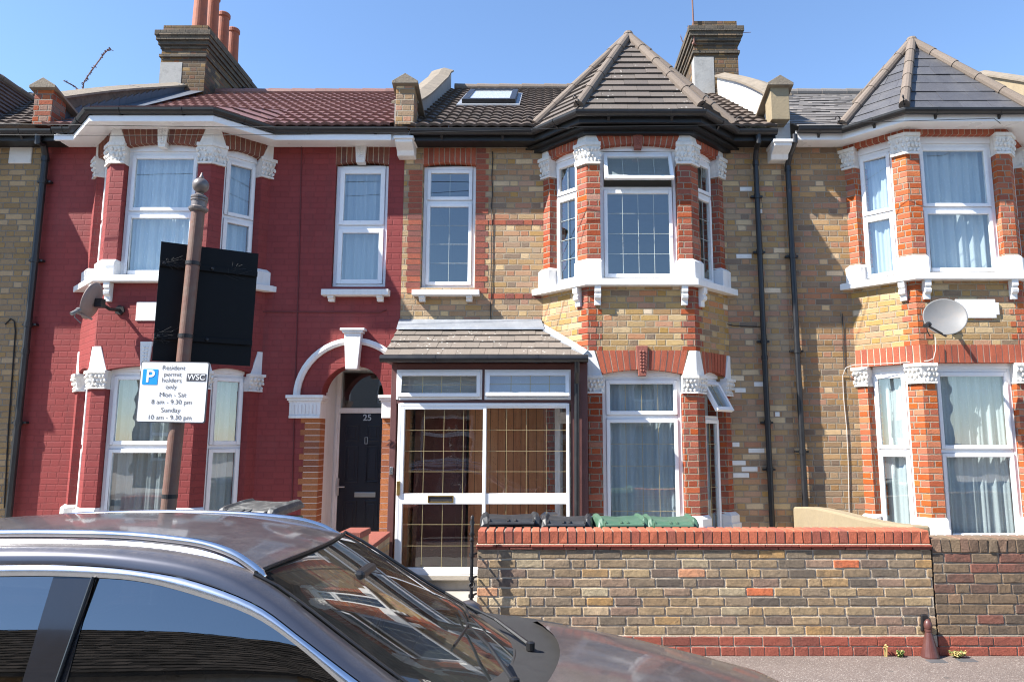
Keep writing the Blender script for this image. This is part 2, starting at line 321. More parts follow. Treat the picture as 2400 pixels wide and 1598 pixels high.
def pine():
    s = NT('pine_panel'); sp = s.n('ShaderNodeSeparateXYZ'); s.l(s.uv(), sp.inputs[0])
    pl = s.math('DIVIDE', sp.outputs[0], .095); b = s.math('FLOOR', pl); fr = s.math('SUBTRACT', pl, b)
    wn = s.n('ShaderNodeTexWhiteNoise', noise_dimensions='1D'); s.l(b, wn.inputs['W'])
    mp = s.n('ShaderNodeMapping'); mp.inputs['Scale'].default_value = (26, 2.2, 1); s.l(s.uv(), mp.inputs[0])
    g = s.noise(1, 6, .6, mp.outputs[0])
    c = s.ramp(s.math('ADD', s.math('MULTIPLY', g, .75), s.math('MULTIPLY', wn.outputs[0], .35)), [(.25, (.30, .115, .05)), (.55, (.46, .20, .09)), (.85, (.54, .27, .13))])
    vn = s.n('ShaderNodeTexVoronoi'); m2 = s.n('ShaderNodeMapping'); m2.inputs['Scale'].default_value = (7, 4.2, 1); s.l(s.uv(), m2.inputs[0]); s.l(m2.outputs[0], vn.inputs['Vector'])
    c = s.mix(s.ramp(vn.outputs['Distance'], [(.07, 1.), (.13, 0.)]), c, (.07, .03, .015))
    jn = s.ramp(s.math('MINIMUM', fr, s.math('SUBTRACT', 1.0, fr)), [(.02, 1.), (.05, 0.)])
    c = s.mix(jn, c, (.04, .018, .01)); s.bsdf(c, .4, 0, None, .4)
pine()

def rusty():
    s = NT('rust_pole')
    m = s.ramp(s.noise(7, 7, .7), [(.46, 0.), (.6, 1.)])
    c = s.mix(m, (.155, .078, .058), (.16, .10, .075))
    m2 = s.ramp(s.noise(12, 8, .75), [(.60, 0.), (.66, 1.)]); c = s.mix(m2, c, (.20, .085, .035))
    m3 = s.ramp(s.noise(15, 6, .7), [(.68, 0.), (.71, 1.)]); c = s.mix(m3, c, (.03, .02, .018))
    s.bsdf(c, .55, 0, s.bump(s.noise(40, 5), .35, .004), .4)
rusty()

def carpaint():
    s = NT('car_paint')
    geo = s.n('ShaderNodeNewGeometry'); sp = s.n('ShaderNodeSeparateXYZ'); s.l(geo.outputs['Normal'], sp.inputs[0])
    upw = s.ramp(sp.outputs[2], [(.70, 0.), (.92, 1.)])   # dust settles on faces that look up
    dn = s.ramp(s.noise(9, 10, .8), [(.3, .45), (.7, 1.)])
    sp2 = s.ramp(s.noise(150, 3, .6), [(.35, .5), (.7, 1.)])
    d = s.math('MULTIPLY', s.math('MULTIPLY', upw, dn), sp2)
    fl = s.noise(900, 1)
    c = s.mix(fl, (.052, .054, .068), (.095, .097, .118))
    c = s.mix(s.math('MULTIPLY', d, .60), c, (.24, .195, .165))
    r = s.math('ADD', .30, s.math('MULTIPLY', d, .22))
    me = s.math('SUBTRACT', .72, s.math('MULTIPLY', d, .45))
    s.bsdf(c, r, me, None, .5, coat=s.math('SUBTRACT', 1.0, s.math('MULTIPLY', d, .55)), Coat_Roughness=s.math('ADD', .03, s.math('MULTIPLY', d, .09)))
carpaint()

def tarmac(name, a, b, sc, chips=.5):
    s = NT(name)
    v = s.n('ShaderNodeTexVoronoi'); v.inputs['Scale'].default_value = sc; s.l(s.coord(), v.inputs['Vector'])
    g = s.n('ShaderNodeSeparateColor'); s.l(v.outputs['Color'], g.inputs[0])
    c = s.mix(g.outputs[0], a, b); c = s.mix(s.math('MULTIPLY', s.ramp(g.outputs[1], [(.86, 0.), (.93, 1.)]), chips), c, (.55, .5, .45))
    st = s.ramp(s.noise(1.6, 8, .7), [(.45, 0.), (.7, 1.)]); c = s.mix(s.math('MULTIPLY', st, .35), c, tuple(q * .55 for q in a))
    gum = s.n('ShaderNodeTexVoronoi'); gum.inputs['Scale'].default_value = 3.2; s.l(s.coord(), gum.inputs['Vector'])
    c = s.mix(s.math('MULTIPLY', s.ramp(gum.outputs['Distance'], [(.05, 1.), (.075, 0.)]), .6), c, (.07, .065, .06))
    s.bsdf(c, .9, 0, s.bump(v.outputs['Distance'], .6, .006), .3)
tarmac('asphalt', (.085, .083, .081), (.13, .127, .122), 110, .3)
tarmac('footway', (.125, .098, .086), (.185, .149, .131), 130, .3)

# ------------------------------------------------------------------ mesh building
class MB:
    def __init__(s): s.v = []; s.f = []; s.mi = []; s.cur = 0
    def face(s, pts):
        i = len(s.v); s.v += [Vector(p) for p in pts]; s.f.append(list(range(i, i + len(pts)))); s.mi.append(s.cur)
    def poly(s, vs, fs):
        i = len(s.v); s.v += [Vector(p) for p in vs]
        for f in fs: s.f.append([i + k for k in f]); s.mi.append(s.cur)
    def hexa(s, p):
        s.poly(p, [(0, 1, 2, 3), (7, 6, 5, 4), (0, 4, 5, 1), (1, 5, 6, 2), (2, 6, 7, 3), (3, 7, 4, 0)])
    def box(s, x0, x1, y0, y1, z0, z1):
        s.hexa([(x0, y0, z0), (x1, y0, z0), (x1, y1, z0), (x0, y1, z0), (x0, y0, z1), (x1, y0, z1), (x1, y1, z1), (x0, y1, z1)])
    def fbox(s, fr, t0, t1, z0, z1, o0, o1, tf=None):
        q = [(t0, z0, o1), (t1, z0, o1), (t1, z0, o0), (t0, z0, o0), (t0, z1, o1), (t1, z1, o1), (t1, z1, o0), (t0, z1, o0)]
        if tf: q = [tf(*a) for a in q]
        s.hexa([fr.pt(*a) for a in q])
    def loft(s, a, b):   # two rings of equal length, closed, capped
        n = len(a); s.poly(list(a) + list(b), [tuple(range(n)), tuple(range(2 * n - 1, n - 1, -1))] + [(i, i + n, (i + 1) % n + n, (i + 1) % n) for i in range(n)])
    def rings(s, rs, cap=True, closed=True):
        n = len(rs[0]); i0 = len(s.v)
        for r in rs: s.v += [Vector(p) for p in r]
        for k in range(len(rs) - 1):
            for i in range(n if closed else n - 1):
                j = (i + 1) % n; s.f.append([i0 + k * n + i, i0 + k * n + j, i0 + (k + 1) * n + j, i0 + (k + 1) * n + i]); s.mi.append(s.cur)
        if cap and closed:
            s.f.append([i0 + i for i in range(n)]); s.mi.append(s.cur)
            s.f.append([i0 + (len(rs) - 1) * n + i for i in range(n)][::-1]); s.mi.append(s.cur)
    def prism(s, poly, z0, z1, top=None):
        top = top or poly; s.loft([(x, y, z0) for x, y in poly], [(x, y, z1) for x, y in top])
    def fprism(s, fr, poly, o0, o1): s.loft([fr.pt(t, z, o0) for t, z in poly], [fr.pt(t, z, o1) for t, z in poly])
    def tprism(s, fr, t0, t1, prof): s.loft([fr.pt(t0, z, o) for o, z in prof], [fr.pt(t1, z, o) for o, z in prof])
    def tube(s, pts, r, n=8, cap=True):
        pts = [Vector(p) for p in pts]; rs = r if isinstance(r, (list, tuple)) else [r] * len(pts); rings = []; up = None
        for i, p in enumerate(pts):
            d = ((pts[min(i + 1, len(pts) - 1)] - p).normalized() + (p - pts[max(i - 1, 0)]).normalized())
            d = d.normalized() if d.length > 1e-6 else Vector((0, 0, 1))
            if up is None: up = Vector((0, 0, 1)) if abs(d.z) < .9 else Vector((1, 0, 0))
            a = d.cross(up); a = a.normalized() if a.length > 1e-4 else d.orthogonal().normalized(); b = a.cross(d); up = b
            rings.append([p + (a * math.cos(2 * math.pi * k / n) + b * math.sin(2 * math.pi * k / n)) * rs[i] for k in range(n)])
        s.rings(rings, cap)
    def lathe(s, prof, c, n=20, axis=None, xdir=None):
        c = Vector(c); ax = (axis or Vector((0, 0, 1))).normalized(); a = xdir or ax.orthogonal().normalized(); b = ax.cross(a)
        s.rings([[c + ax * z + (a * math.cos(2 * math.pi * k / n) + b * math.sin(2 * math.pi * k / n)) * max(r, 1e-4) for k in range(n)] for r, z in prof])
    def lump(s, c, ax, n=6):   # squashed blob
        rs = [[(Vector(c) + ax[0] * (math.cos(2 * math.pi * k / n) * q) + ax[1] * (math.sin(2 * math.pi * k / n) * q) + ax[2] * h) for k in range(n)] for q, h in ((1, 0), (.75, .7), (.3, 1))]
        s.rings(rs)
    def build(s, name, mat, parent=None, smooth=False, bevel=0, seg=2, angle=40):
        bm = bmesh.new(); vs = [bm.verts.new(v) for v in s.v]
        for f, mi in zip(s.f, s.mi):
            try: q = bm.faces.new([vs[i] for i in f]); q.material_index = mi
            except ValueError: pass
        bmesh.ops.remove_doubles(bm, verts=bm.verts, dist=1e-5)
        bmesh.ops.recalc_face_normals(bm, faces=bm.faces)
        uvl = bm.loops.layers.uv.new('UVMap')
        for f in bm.faces:
            n = f.normal
            h = Vector((-n.y, n.x, 0)); h = h.normalized() if h.length > .25 else Vector((1, 0, 0))
            if abs(n.x) < abs(n.y) and h.x < 0: h = -h
            k = n.cross(h); k = -k if k.z < 0 else k
            for lp in f.loops: lp[uvl].uv = (lp.vert.co.dot(h), lp.vert.co.dot(k))
            f.smooth = smooth
        org = Vector((0, 0, 0))
        if parent is not None:
            r = parent
            while r.parent: r = r.parent
            org = Vector(r.location)
        else:
            org = Vector((0, 0, 0))
        for v in bm.verts: v.co -= org
        me = bpy.data.meshes.new(name); bm.to_mesh(me); bm.free()
        for m in (mat if isinstance(mat, (list, tuple)) else [mat]): me.materials.append(MATS[m])
        o = bpy.data.objects.new(name, me); COL.objects.link(o)
        if parent is not None: o.parent = parent
        if bevel:
            b = o.modifiers.new('bevel', 'BEVEL'); b.width = bevel; b.segments = seg; b.limit_method = 'ANGLE'; b.angle_limit = R(angle)
        return o

class Fr:
    """a vertical face: t runs along it, z up, o out of it"""
    def __init__(s, p, d, n): s.p = Vector((p[0], p[1])); s.d = Vector(d).normalized(); s.n = Vector(n).normalized()
    def pt(s, t, z, o=0): q = s.p + s.d * t + s.n * o; return Vector((q.x, q.y, z))

def thing(name, label, cat, loc=(0, 0, 0), group=None, rz=0):
    o = bpy.data.objects.new(name, None); COL.objects.link(o); o.location = loc; o.rotation_euler = (0, 0, rz)
    o.empty_display_size = .2; return tag(o, label, cat, group)
def tag(o, label, cat, group=None):
    o['label'] = label; o['category'] = cat
    if group: o['group'] = group
    return o
def struct(o): o['kind'] = 'structure'; return o
def copy_tree(o, parent=None):
    c = o.copy(); COL.objects.link(c)
    if parent is not None: c.parent = parent
    for ch in list(o.children): copy_tree(ch, c)
    return c
def lettering(body, size, mat, parent, M, name='lettering', align='CENTER', ext=.0006, sx=1.0, bold=0.0):
    cu = bpy.data.curves.new('t', 'FONT'); cu.body = body; cu.size = size; cu.align_x = align; cu.align_y = 'CENTER'; cu.extrude = ext; cu.offset = bold
    to = bpy.data.objects.new('t', cu); COL.objects.link(to)
    bpy.context.view_layer.update()
    me = bpy.data.meshes.new_from_object(to.evaluated_get(bpy.context.evaluated_depsgraph_get()))
    bpy.data.objects.remove(to); bpy.data.curves.remove(cu)
    r = parent
    while r.parent: r = r.parent
    me.transform(Matrix.Translation(-Vector(r.location)) @ M @ Matrix.Diagonal((sx, 1, 1, 1))); me.materials.clear(); me.materials.append(MATS[mat])
    o = bpy.data.objects.new(name, me); COL.objects.link(o); o.parent = parent; return o
def facing(loc, roll=0, yaw=0):   # text matrix reading towards the street
    return Matrix.Translation(loc) @ Matrix.Rotation(yaw, 4, 'Z') @ Matrix.Rotation(roll, 4, 'Y') @ Matrix(((1, 0, 0, 0), (0, 0, -1, 0), (0, 1, 0, 0), (0, 0, 0, 1)))

def clip(poly, a, b):   # keep the part of a convex polygon left of line a->b
    out = []
    for i in range(len(poly)):
        p, q = poly[i], poly[(i + 1) % len(poly)]
        sp = (b[0] - a[0]) * (p[1] - a[1]) - (b[1] - a[1]) * (p[0] - a[0]); sq = (b[0] - a[0]) * (q[1] - a[1]) - (b[1] - a[1]) * (q[0] - a[0])
        if sp >= 0: out.append(p)
        if sp * sq < 0: k = sp / (sp - sq); out.append((p[0] + (q[0] - p[0]) * k, p[1] + (q[1] - p[1]) * k))
    return out
def tiled(mb, pts, tw, ch, th, over=.0, gap=.003, jit=.003, along=None):
    """cover a planar convex polygon (first edge = eaves) with overlapping courses of separate tiles"""
    pts = [Vector(p) for p in pts]; e1 = (along or (pts[1] - pts[0])).normalized(); n = (pts[1] - pts[0]).cross(pts[2] - pts[0]).normalized()
    if n.z < 0: n = -n
    e2 = n.cross(e1)
    if e2.z < 0: e2 = -e2
    q = [((p - pts[0]).dot(e1), (p - pts[0]).dot(e2)) for p in pts]
    area = sum(q[i][0] * q[(i + 1) % len(q)][1] - q[(i + 1) % len(q)][0] * q[i][1] for i in range(len(q)))
    if area < 0: q = q[::-1]
    x0 = min(a[0] for a in q); x1 = max(a[0] for a in q); y1 = max(a[1] for a in q)
    r = 0; y = min(b for a, b in q) - over
    while y < y1 - .01:
        x = x0 - (tw / 2 if r % 2 else 0)
        while x < x1:
            c = [(x + gap / 2, y), (x + tw - gap / 2, y), (x + tw - gap / 2, y + ch), (x + gap / 2, y + ch)]
            base = q if y >= 0 else [(a, b - over if b < .001 else b) for a, b in q]
            for i in range(len(base)):
                c = clip(c, base[i], base[(i + 1) % len(base)])
                if len(c) < 3: break
            if len(c) >= 3:
                j = random.uniform(-jit, jit)
                top = [pts[0] + e1 * a + e2 * b + n * (th + j - (b - y) / ch * th * .8) for a, b in c]
                bot = [p - n * (th * .9) for p in top]
                mb.loft(bot, top)
            x += tw
        y += ch; r += 1
def pantiles(mb, x0, x1, Y0, z0, Y1, z1, pitch=.15, amp=.022, ch=.29, th=.03):
    L = math.hypot(Y1 - Y0, z1 - z0); ey = Vector((0, (Y1 - Y0) / L, (z1 - z0) / L)); n = Vector((0, -ey.z, ey.y))
    nx = int((x1 - x0) / (pitch / 6)); xs = [x0 + (x1 - x0) * i / nx for i in range(nx + 1)]
    wv = lambda x: amp * (abs(math.sin(math.pi * x / pitch)) ** .7)
    r = 0
    while r * ch < L - .01:
        a, b = r * ch, min(L, (r + 1) * ch + .02); j = [random.uniform(-.003, .003) for _ in range(int((x1 - x0) / (pitch * 2)) + 3)]
        row = lambda d, h: [Vector((x, Y0, z0)) + ey * d + n * (h + wv(x) + j[int((x - x0) / (pitch * 2))]) for x in xs]
        mb.rings([row(a, -.005), row(a, th), row(b, .002)], cap=False, closed=False); r += 1
def hip(mb, a, b, r=.085, step=.38):
    a, b = Vector(a), Vector(b); L = (b - a).length; k = max(2, round(L / step)); d = (b - a) / k
    for i in range(k):
        p, q = a + d * i - d * .03, a + d * (i + 1); mb.tube([p, p + d * .15, q], [r * 1.06, r * 1.03, r * .93], 12)

# ------------------------------------------------------------------ setting: ground
mb = MB(); mb.face([(-400, -400, -.17), (400, -400, -.17), (400, 400, -.17), (-400, 400, -.17)]); struct(mb.build('road', 'asphalt'))
for nm, y0, y1 in (('pavement', 4.40, 5.98), ('pavement', -6.4, -4.6)):
    mb = MB(); mb.box(-60, 60, y0, y1, -.3, 0); struct(mb.build(nm, 'footway'))
for y0 in (4.25, -4.6 + .004):
    mb = MB(); x = -60
    while x < 60: mb.box(x + .004, x + .91, y0, y0 + .146, -.3, .004); x += .914
    struct(mb.build('kerb', 'kerb_stone', bevel=.012))
for y0, y1 in ((5.984, 14), (-22, -6.404)):
    mb = MB(); mb.box(-60, 60, y0, y1, -.3, -.004); struct(mb.build('garden_paving', 'concrete'))

# ------------------------------------------------------------------ houses
YW, YF = 9.10, 8.56                       # house front, bay front
X23, X25, X27, X29 = Xu(107, 395, YW), Xu(946, 400, YW), Xu(1828, 350, YW), None
X23, XA, XB = Xu(107, 395, YW), Xu(946, 450, YW), Xu(1828, 350, YW)
WALL = Fr((0, YW), (1, 0), (0, -1))
ZE = 5.60                                 # eaves
RY = 12.6; SL = .645                      # ridge depth and roof pitch
def roofz(Y): return ZE + (Y - 8.78) * SL

def wall_sheet(mb, fr, t0, t1, z0, z1, holes, th=.24):
    """one wall with real thickness, rectangular openings and reveals"""
    ts = sorted({t0, t1} | {min(max(h[i], t0), t1) for h in holes for i in (0, 1)}); zs = sorted({z0, z1} | {min(max(h[i], z0), z1) for h in holes for i in (2, 3)})
    inh = lambda t, z: any(h[0] < t < h[1] and h[2] < z < h[3] for h in holes)
    for a, b in zip(ts, ts[1:]):
        for c, d in zip(zs, zs[1:]):
            if not inh((a + b) / 2, (c + d) / 2):
                for o in (0, -th): mb.face([fr.pt(a, c, o), fr.pt(b, c, o), fr.pt(b, d, o), fr.pt(a, d, o)])
    for a, b, c, d in holes:
        mb.face([fr.pt(a, c, 0), fr.pt(a, d, 0), fr.pt(a, d, -th), fr.pt(a, c, -th)]); mb.face([fr.pt(b, c, 0), fr.pt(b, d, 0), fr.pt(b, d, -th), fr.pt(b, c, -th)])
        mb.face([fr.pt(a, c, 0), fr.pt(b, c, 0), fr.pt(b, c, -th), fr.pt(a, c, -th)]); mb.face([fr.pt(a, d, 0), fr.pt(b, d, 0), fr.pt(b, d, -th), fr.pt(a, d, -th)])
    mb.face([fr.pt(t0, z0, 0), fr.pt(t0, z1, 0), fr.pt(t0, z1, -th), fr.pt(t0, z0, -th)]); mb.face([fr.pt(t1, z0, 0), fr.pt(t1, z1, 0), fr.pt(t1, z1, -th), fr.pt(t1, z0, -th)])
    mb.face([fr.pt(t0, z1, 0), fr.pt(t1, z1, 0), fr.pt(t1, z1, -th), fr.pt(t0, z1, -th)])

def ring(mb, fr, t0, t1, z0, z1, w, o0, o1, tf=None):
    mb.fbox(fr, t0, t0 + w, z0, z1, o0, o1, tf); mb.fbox(fr, t1 - w, t1, z0, z1, o0, o1, tf)
    mb.fbox(fr, t0 + w, t1 - w, z0, z0 + w, o0, o1, tf); mb.fbox(fr, t0 + w, t1 - w, z1 - w, z1, o0, o1, tf)

def window(root, fr, t0, t1, z0, z1, cuts=(), rec=-.10, fw=.045, sw=.045, curtain='net_curtain', lead=None, vent=None, mat='white_upvc', glassm='window_glass', head=None, toe=0):
    """a white casement: frame with lights stacked at the cuts, panes, leading and a net curtain"""
    mb = MB(); ring(mb, fr, t0, t1, z0, z1, fw, rec - .05, rec)
    zs = [z0 + fw] + list(cuts) + [z1 - fw]; lights = []
    for i, c in enumerate(cuts): mb.fbox(fr, t0 + fw, t1 - fw, c - .022, c + .022, rec - .05, rec - .002)
    if head: mb.fbox(fr, t0 + .002, t1 - .002, z1 + .001, head, rec - .06, rec + .015)
    subs = []
    for i, (a, b) in enumerate(zip(zs, zs[1:])):
        a2 = a + (.022 if i else 0); b2 = b - (.022 if i < len(zs) - 2 else 0)
        tf = None
        if vent and i == len(zs) - 2:
            an = vent
            def tf(t, z, o, b2=b2, an=an): d = b2 - z; q = o - rec; return (t, b2 - d * math.cos(an) + q * math.sin(an), rec + .02 + d * math.sin(an) + q * math.cos(an))
        g = .003
        ring(mb, fr, t0 + fw + g, t1 - fw - g, a2 + g, b2 - g, sw, rec - .03, rec + .014, tf)
        pa = MB(); q = [(t0 + fw + sw - .004, a2 + sw - .004), (t1 - fw - sw + .004, a2 + sw - .004), (t1 - fw - sw + .004, b2 - sw + .004), (t0 + fw + sw - .004, b2 - sw + .004)]
        f = (lambda t, z, o: fr.pt(*tf(t, z, o))) if tf else fr.pt
        pa.face([f(t, z, rec - .008 - abs(toe) * (t1 - t0) / 2 + toe * (t - (t0 + t1) / 2)) for t, z in q]); subs.append(('pane', pa, glassm))
        if tf and i == len(zs) - 2:
            bl_ = MB(); bl_.face([fr.pt(*tf(t, z, rec - .028)) for t, z in q]); subs.append(('reflection_sheet', bl_, 'net_curtain_grey'))  # grey sheet added behind the tilted vent pane, standing in for a bright reflection
        if lead:
            nc, rh, lm = lead; lb = MB(); A, B = q[0], q[2]
            for k in range(1, nc): t = A[0] + (B[0] - A[0]) * k / nc; lb.fbox(fr, t - .0024, t + .0024, A[1], B[1], rec - .010, rec - .003, tf)
            nr = max(1, round((B[1] - A[1]) / rh))
            for k in range(1, nr): z = A[1] + (B[1] - A[1]) * k / nr; lb.fbox(fr, A[0], B[0], z - .0022, z + .0022, rec - .0105, rec - .0035, tf)
            subs.append(('glazing_bar', lb, lm))
    wo_ = mb.build('window', mat, root, bevel=.005)
    for n, m, mm in subs: m.build(n, mm, wo_)
    if curtain:
        cm = MB(); n = max(20, int((t1 - t0) / .012)); ph = random.uniform(0, 9); k1, k2 = random.uniform(36, 52), random.uniform(75, 110)
        prof = [(t0 + .03 + (t1 - t0 - .06) * i / n, rec - .10 + .018 * math.sin(k1 * (t0 + (t1 - t0) * i / n) + ph) + .010 * math.sin(k2 * (t1 - t0) * i / n + ph * 2)) for i in range(n + 1)]
        rows = []
        for k in range(7):
            z = z0 + .02 + (z1 - z0 - .04) * k / 6; rows.append([fr.pt(t + .012 * math.sin(t * 9 + ph) * (k / 6), z, o) for t, o in prof])
        cm.rings(rows, cap=False, closed=False); cm.build('curtain', random.choice((curtain, curtain, 'cream_curtain', 'blue_white_curtain', 'net_curtain_grey')), wo_, smooth=True)
    return wo_

def arch(root, fr, t0, t1, zs, zc, zt, n, o0=-.10, o1=.004, splay=1.0, mat='arch_bricks', mortar='mortar', label=None, name='arch', flat=False):
    """segmental brick arch: separate voussoirs on a mortar bed"""
    mb = MB(); m = (t0 + t1) / 2; h = (t1 - t0) / 2
    bz = lambda t: zs + (zc - zs) * (1 - ((t - m) / h) ** 2)
    tz = lambda t: zt
    for k in range(n):
        a, b = -1 + 2 * k / n, -1 + 2 * (k + 1) / n; g = .19 / n
        pa = [(m + h * (a + g), bz(m + h * (a + g))), (m + h * (b - g), bz(m + h * (b - g))), (m + h * splay * (b - g * .8), zt), (m + h * splay * (a + g * .8), zt)]
        mb.cur = 0; mb.fprism(fr, pa, o0, o1 + random.uniform(-.002, .002))
        pb = [(m + h * a, bz(m + h * a) + .004), (m + h * b, bz(m + h * b) + .004), (m + h * splay * b, zt - .002), (m + h * splay * a, zt - .002)]
        mb.cur = 1; mb.fprism(fr, pb, o0 + .01, o1 - .005)
    return mb.build(name, [mat, mortar], root)

def keystone(root, fr, t, z0, z1, w0, w1, o, mat='white_paint', carved=True, name='keystone'):
    mb = MB(); mb.fprism(fr, [(t - w0, z0), (t + w0, z0), (t + w1, z1), (t - w1, z1)], -.05, o)
    if carved:
        k = .7; zm = z0 + (z1 - z0) * .12; zn = z0 + (z1 - z0) * .86
        for i in range(7):
            z = zm + (zn - zm) * (i + .5) / 7; ww = (w0 + (w1 - w0) * (z - z0) / (z1 - z0)) * k
            for sgn in (-1, 1): mb.lump(fr.pt(t + sgn * ww * .42, z, o), (Vector((fr.d.x, fr.d.y, 0)) * ww * .4, Vector((0, 0, (zn - zm) / 16)), Vector((fr.n.x, fr.n.y, 0)) * .012))
    return mb.build(name, mat, root, bevel=.004)

def sill(root, fr, t0, t1, z0, z1, o, br=(), bh=.07, mat='white_paint'):
    mb = MB(); mb.tprism(fr, t0, t1, [(-.09, z0), (o, z0), (o, z1 - .012), (-.09, z1)])
    s = mb.build('window_sill', mat, root, bevel=.006)
    for t in br:
        b = MB(); b.tprism(fr, t - .038, t + .038, [(-.02, z0 - .001), (o * .8, z0 - .001), (o * .8, z0 - bh * .45), (o * .55, z0 - bh * .6), (o * .5, z0 - bh), (-.02, z0 - bh)])
        b.build('bracket', mat, s, bevel=.004)
    return s

class Bay:
    def __init__(s, cx, hf=.64):
        s.cx, s.hf = cx, hf; s.dp = YW - YF; s.hb = hf + s.dp
        A, B, C, D = s.plan(0); q = math.sqrt(.5)
        s.fr = {'L': Fr(A, (B[0] - A[0], B[1] - A[1]), (-q, -q)), 'F': Fr(B, (1, 0), (0, -1)), 'R': Fr(C, (D[0] - C[0], D[1] - C[1]), (q, -q))}
        s.ls = s.dp * math.sqrt(2); s.lf = 2 * hf
    def plan(s, o): 
        c = s.cx; return [(c - s.hb - 1.414 * o, YW), (c - s.hf - .414 * o, YF - o), (c + s.hf + .414 * o, YF - o), (c + s.hb + 1.414 * o, YW)]
    def band(s, mb, o, z0, z1, o2=None, inn=.22):
        """a ring of wall round the bay, hollow inside"""
        out = s.plan(o); top = s.plan(o if o2 is None else o2); ins = s.plan(-inn); ins[0] = (ins[0][0] + 0, YW); ins[3] = (ins[3][0], YW)
        for k in range(3):
            mb.loft([(*out[k], z0), (*out[k + 1], z0), (*ins[k + 1], z0), (*ins[k], z0)], [(*top[k], z1), (*top[k + 1], z1), (*ins[k + 1], z1), (*ins[k], z1)])
    def slab(s, mb, o, z0, z1): pl = s.plan(o); mb.prism([(pl[0][0], YW + .02)] + pl + [(pl[3][0], YW + .02)], z0, z1)
    def pier(s, which, w, o=0, t=.2):
        """plan of a pier: at the corners B, C it wraps the bend, at A, D it stands against the house"""
        A, B, C, D = [Vector(p) for p in s.plan(o)]; A0, B0, C0, D0 = [Vector(p) for p in s.plan(o - t)]
        q = math.sqrt(.5); dl = Vector((q, -q)); dr = Vector((q, q))
        if which == 'B': return [B - dl * (w + o * .6), B, B + Vector((w + o * .6, 0)), B0 + Vector((w + o * .6, 0)) - Vector((.414 * t, 0)), B0, B0 - dl * (w + o * .6 - .414 * t)]
        if which == 'C': return [C - Vector((w + o * .6, 0)), C, C + dr * (w + o * .6), C0 + dr * (w + o * .6 - .414 * t), C0, C0 - Vector((w + o * .6 - .414 * t, 0))]
        if which == 'A': return [A + Vector((0, .01)), A + dl * (w + o * 1.6), A0 + dl * max(.02, w + o * 1.6 - 1.0 * t), A0 + Vector((0, .01))]
        return [D - dr * (w + o * 1.6), D + Vector((0, .01)), D0 + Vector((0, .01)), D0 - dr * max(.02, w + o * 1.6 - 1.0 * t)]

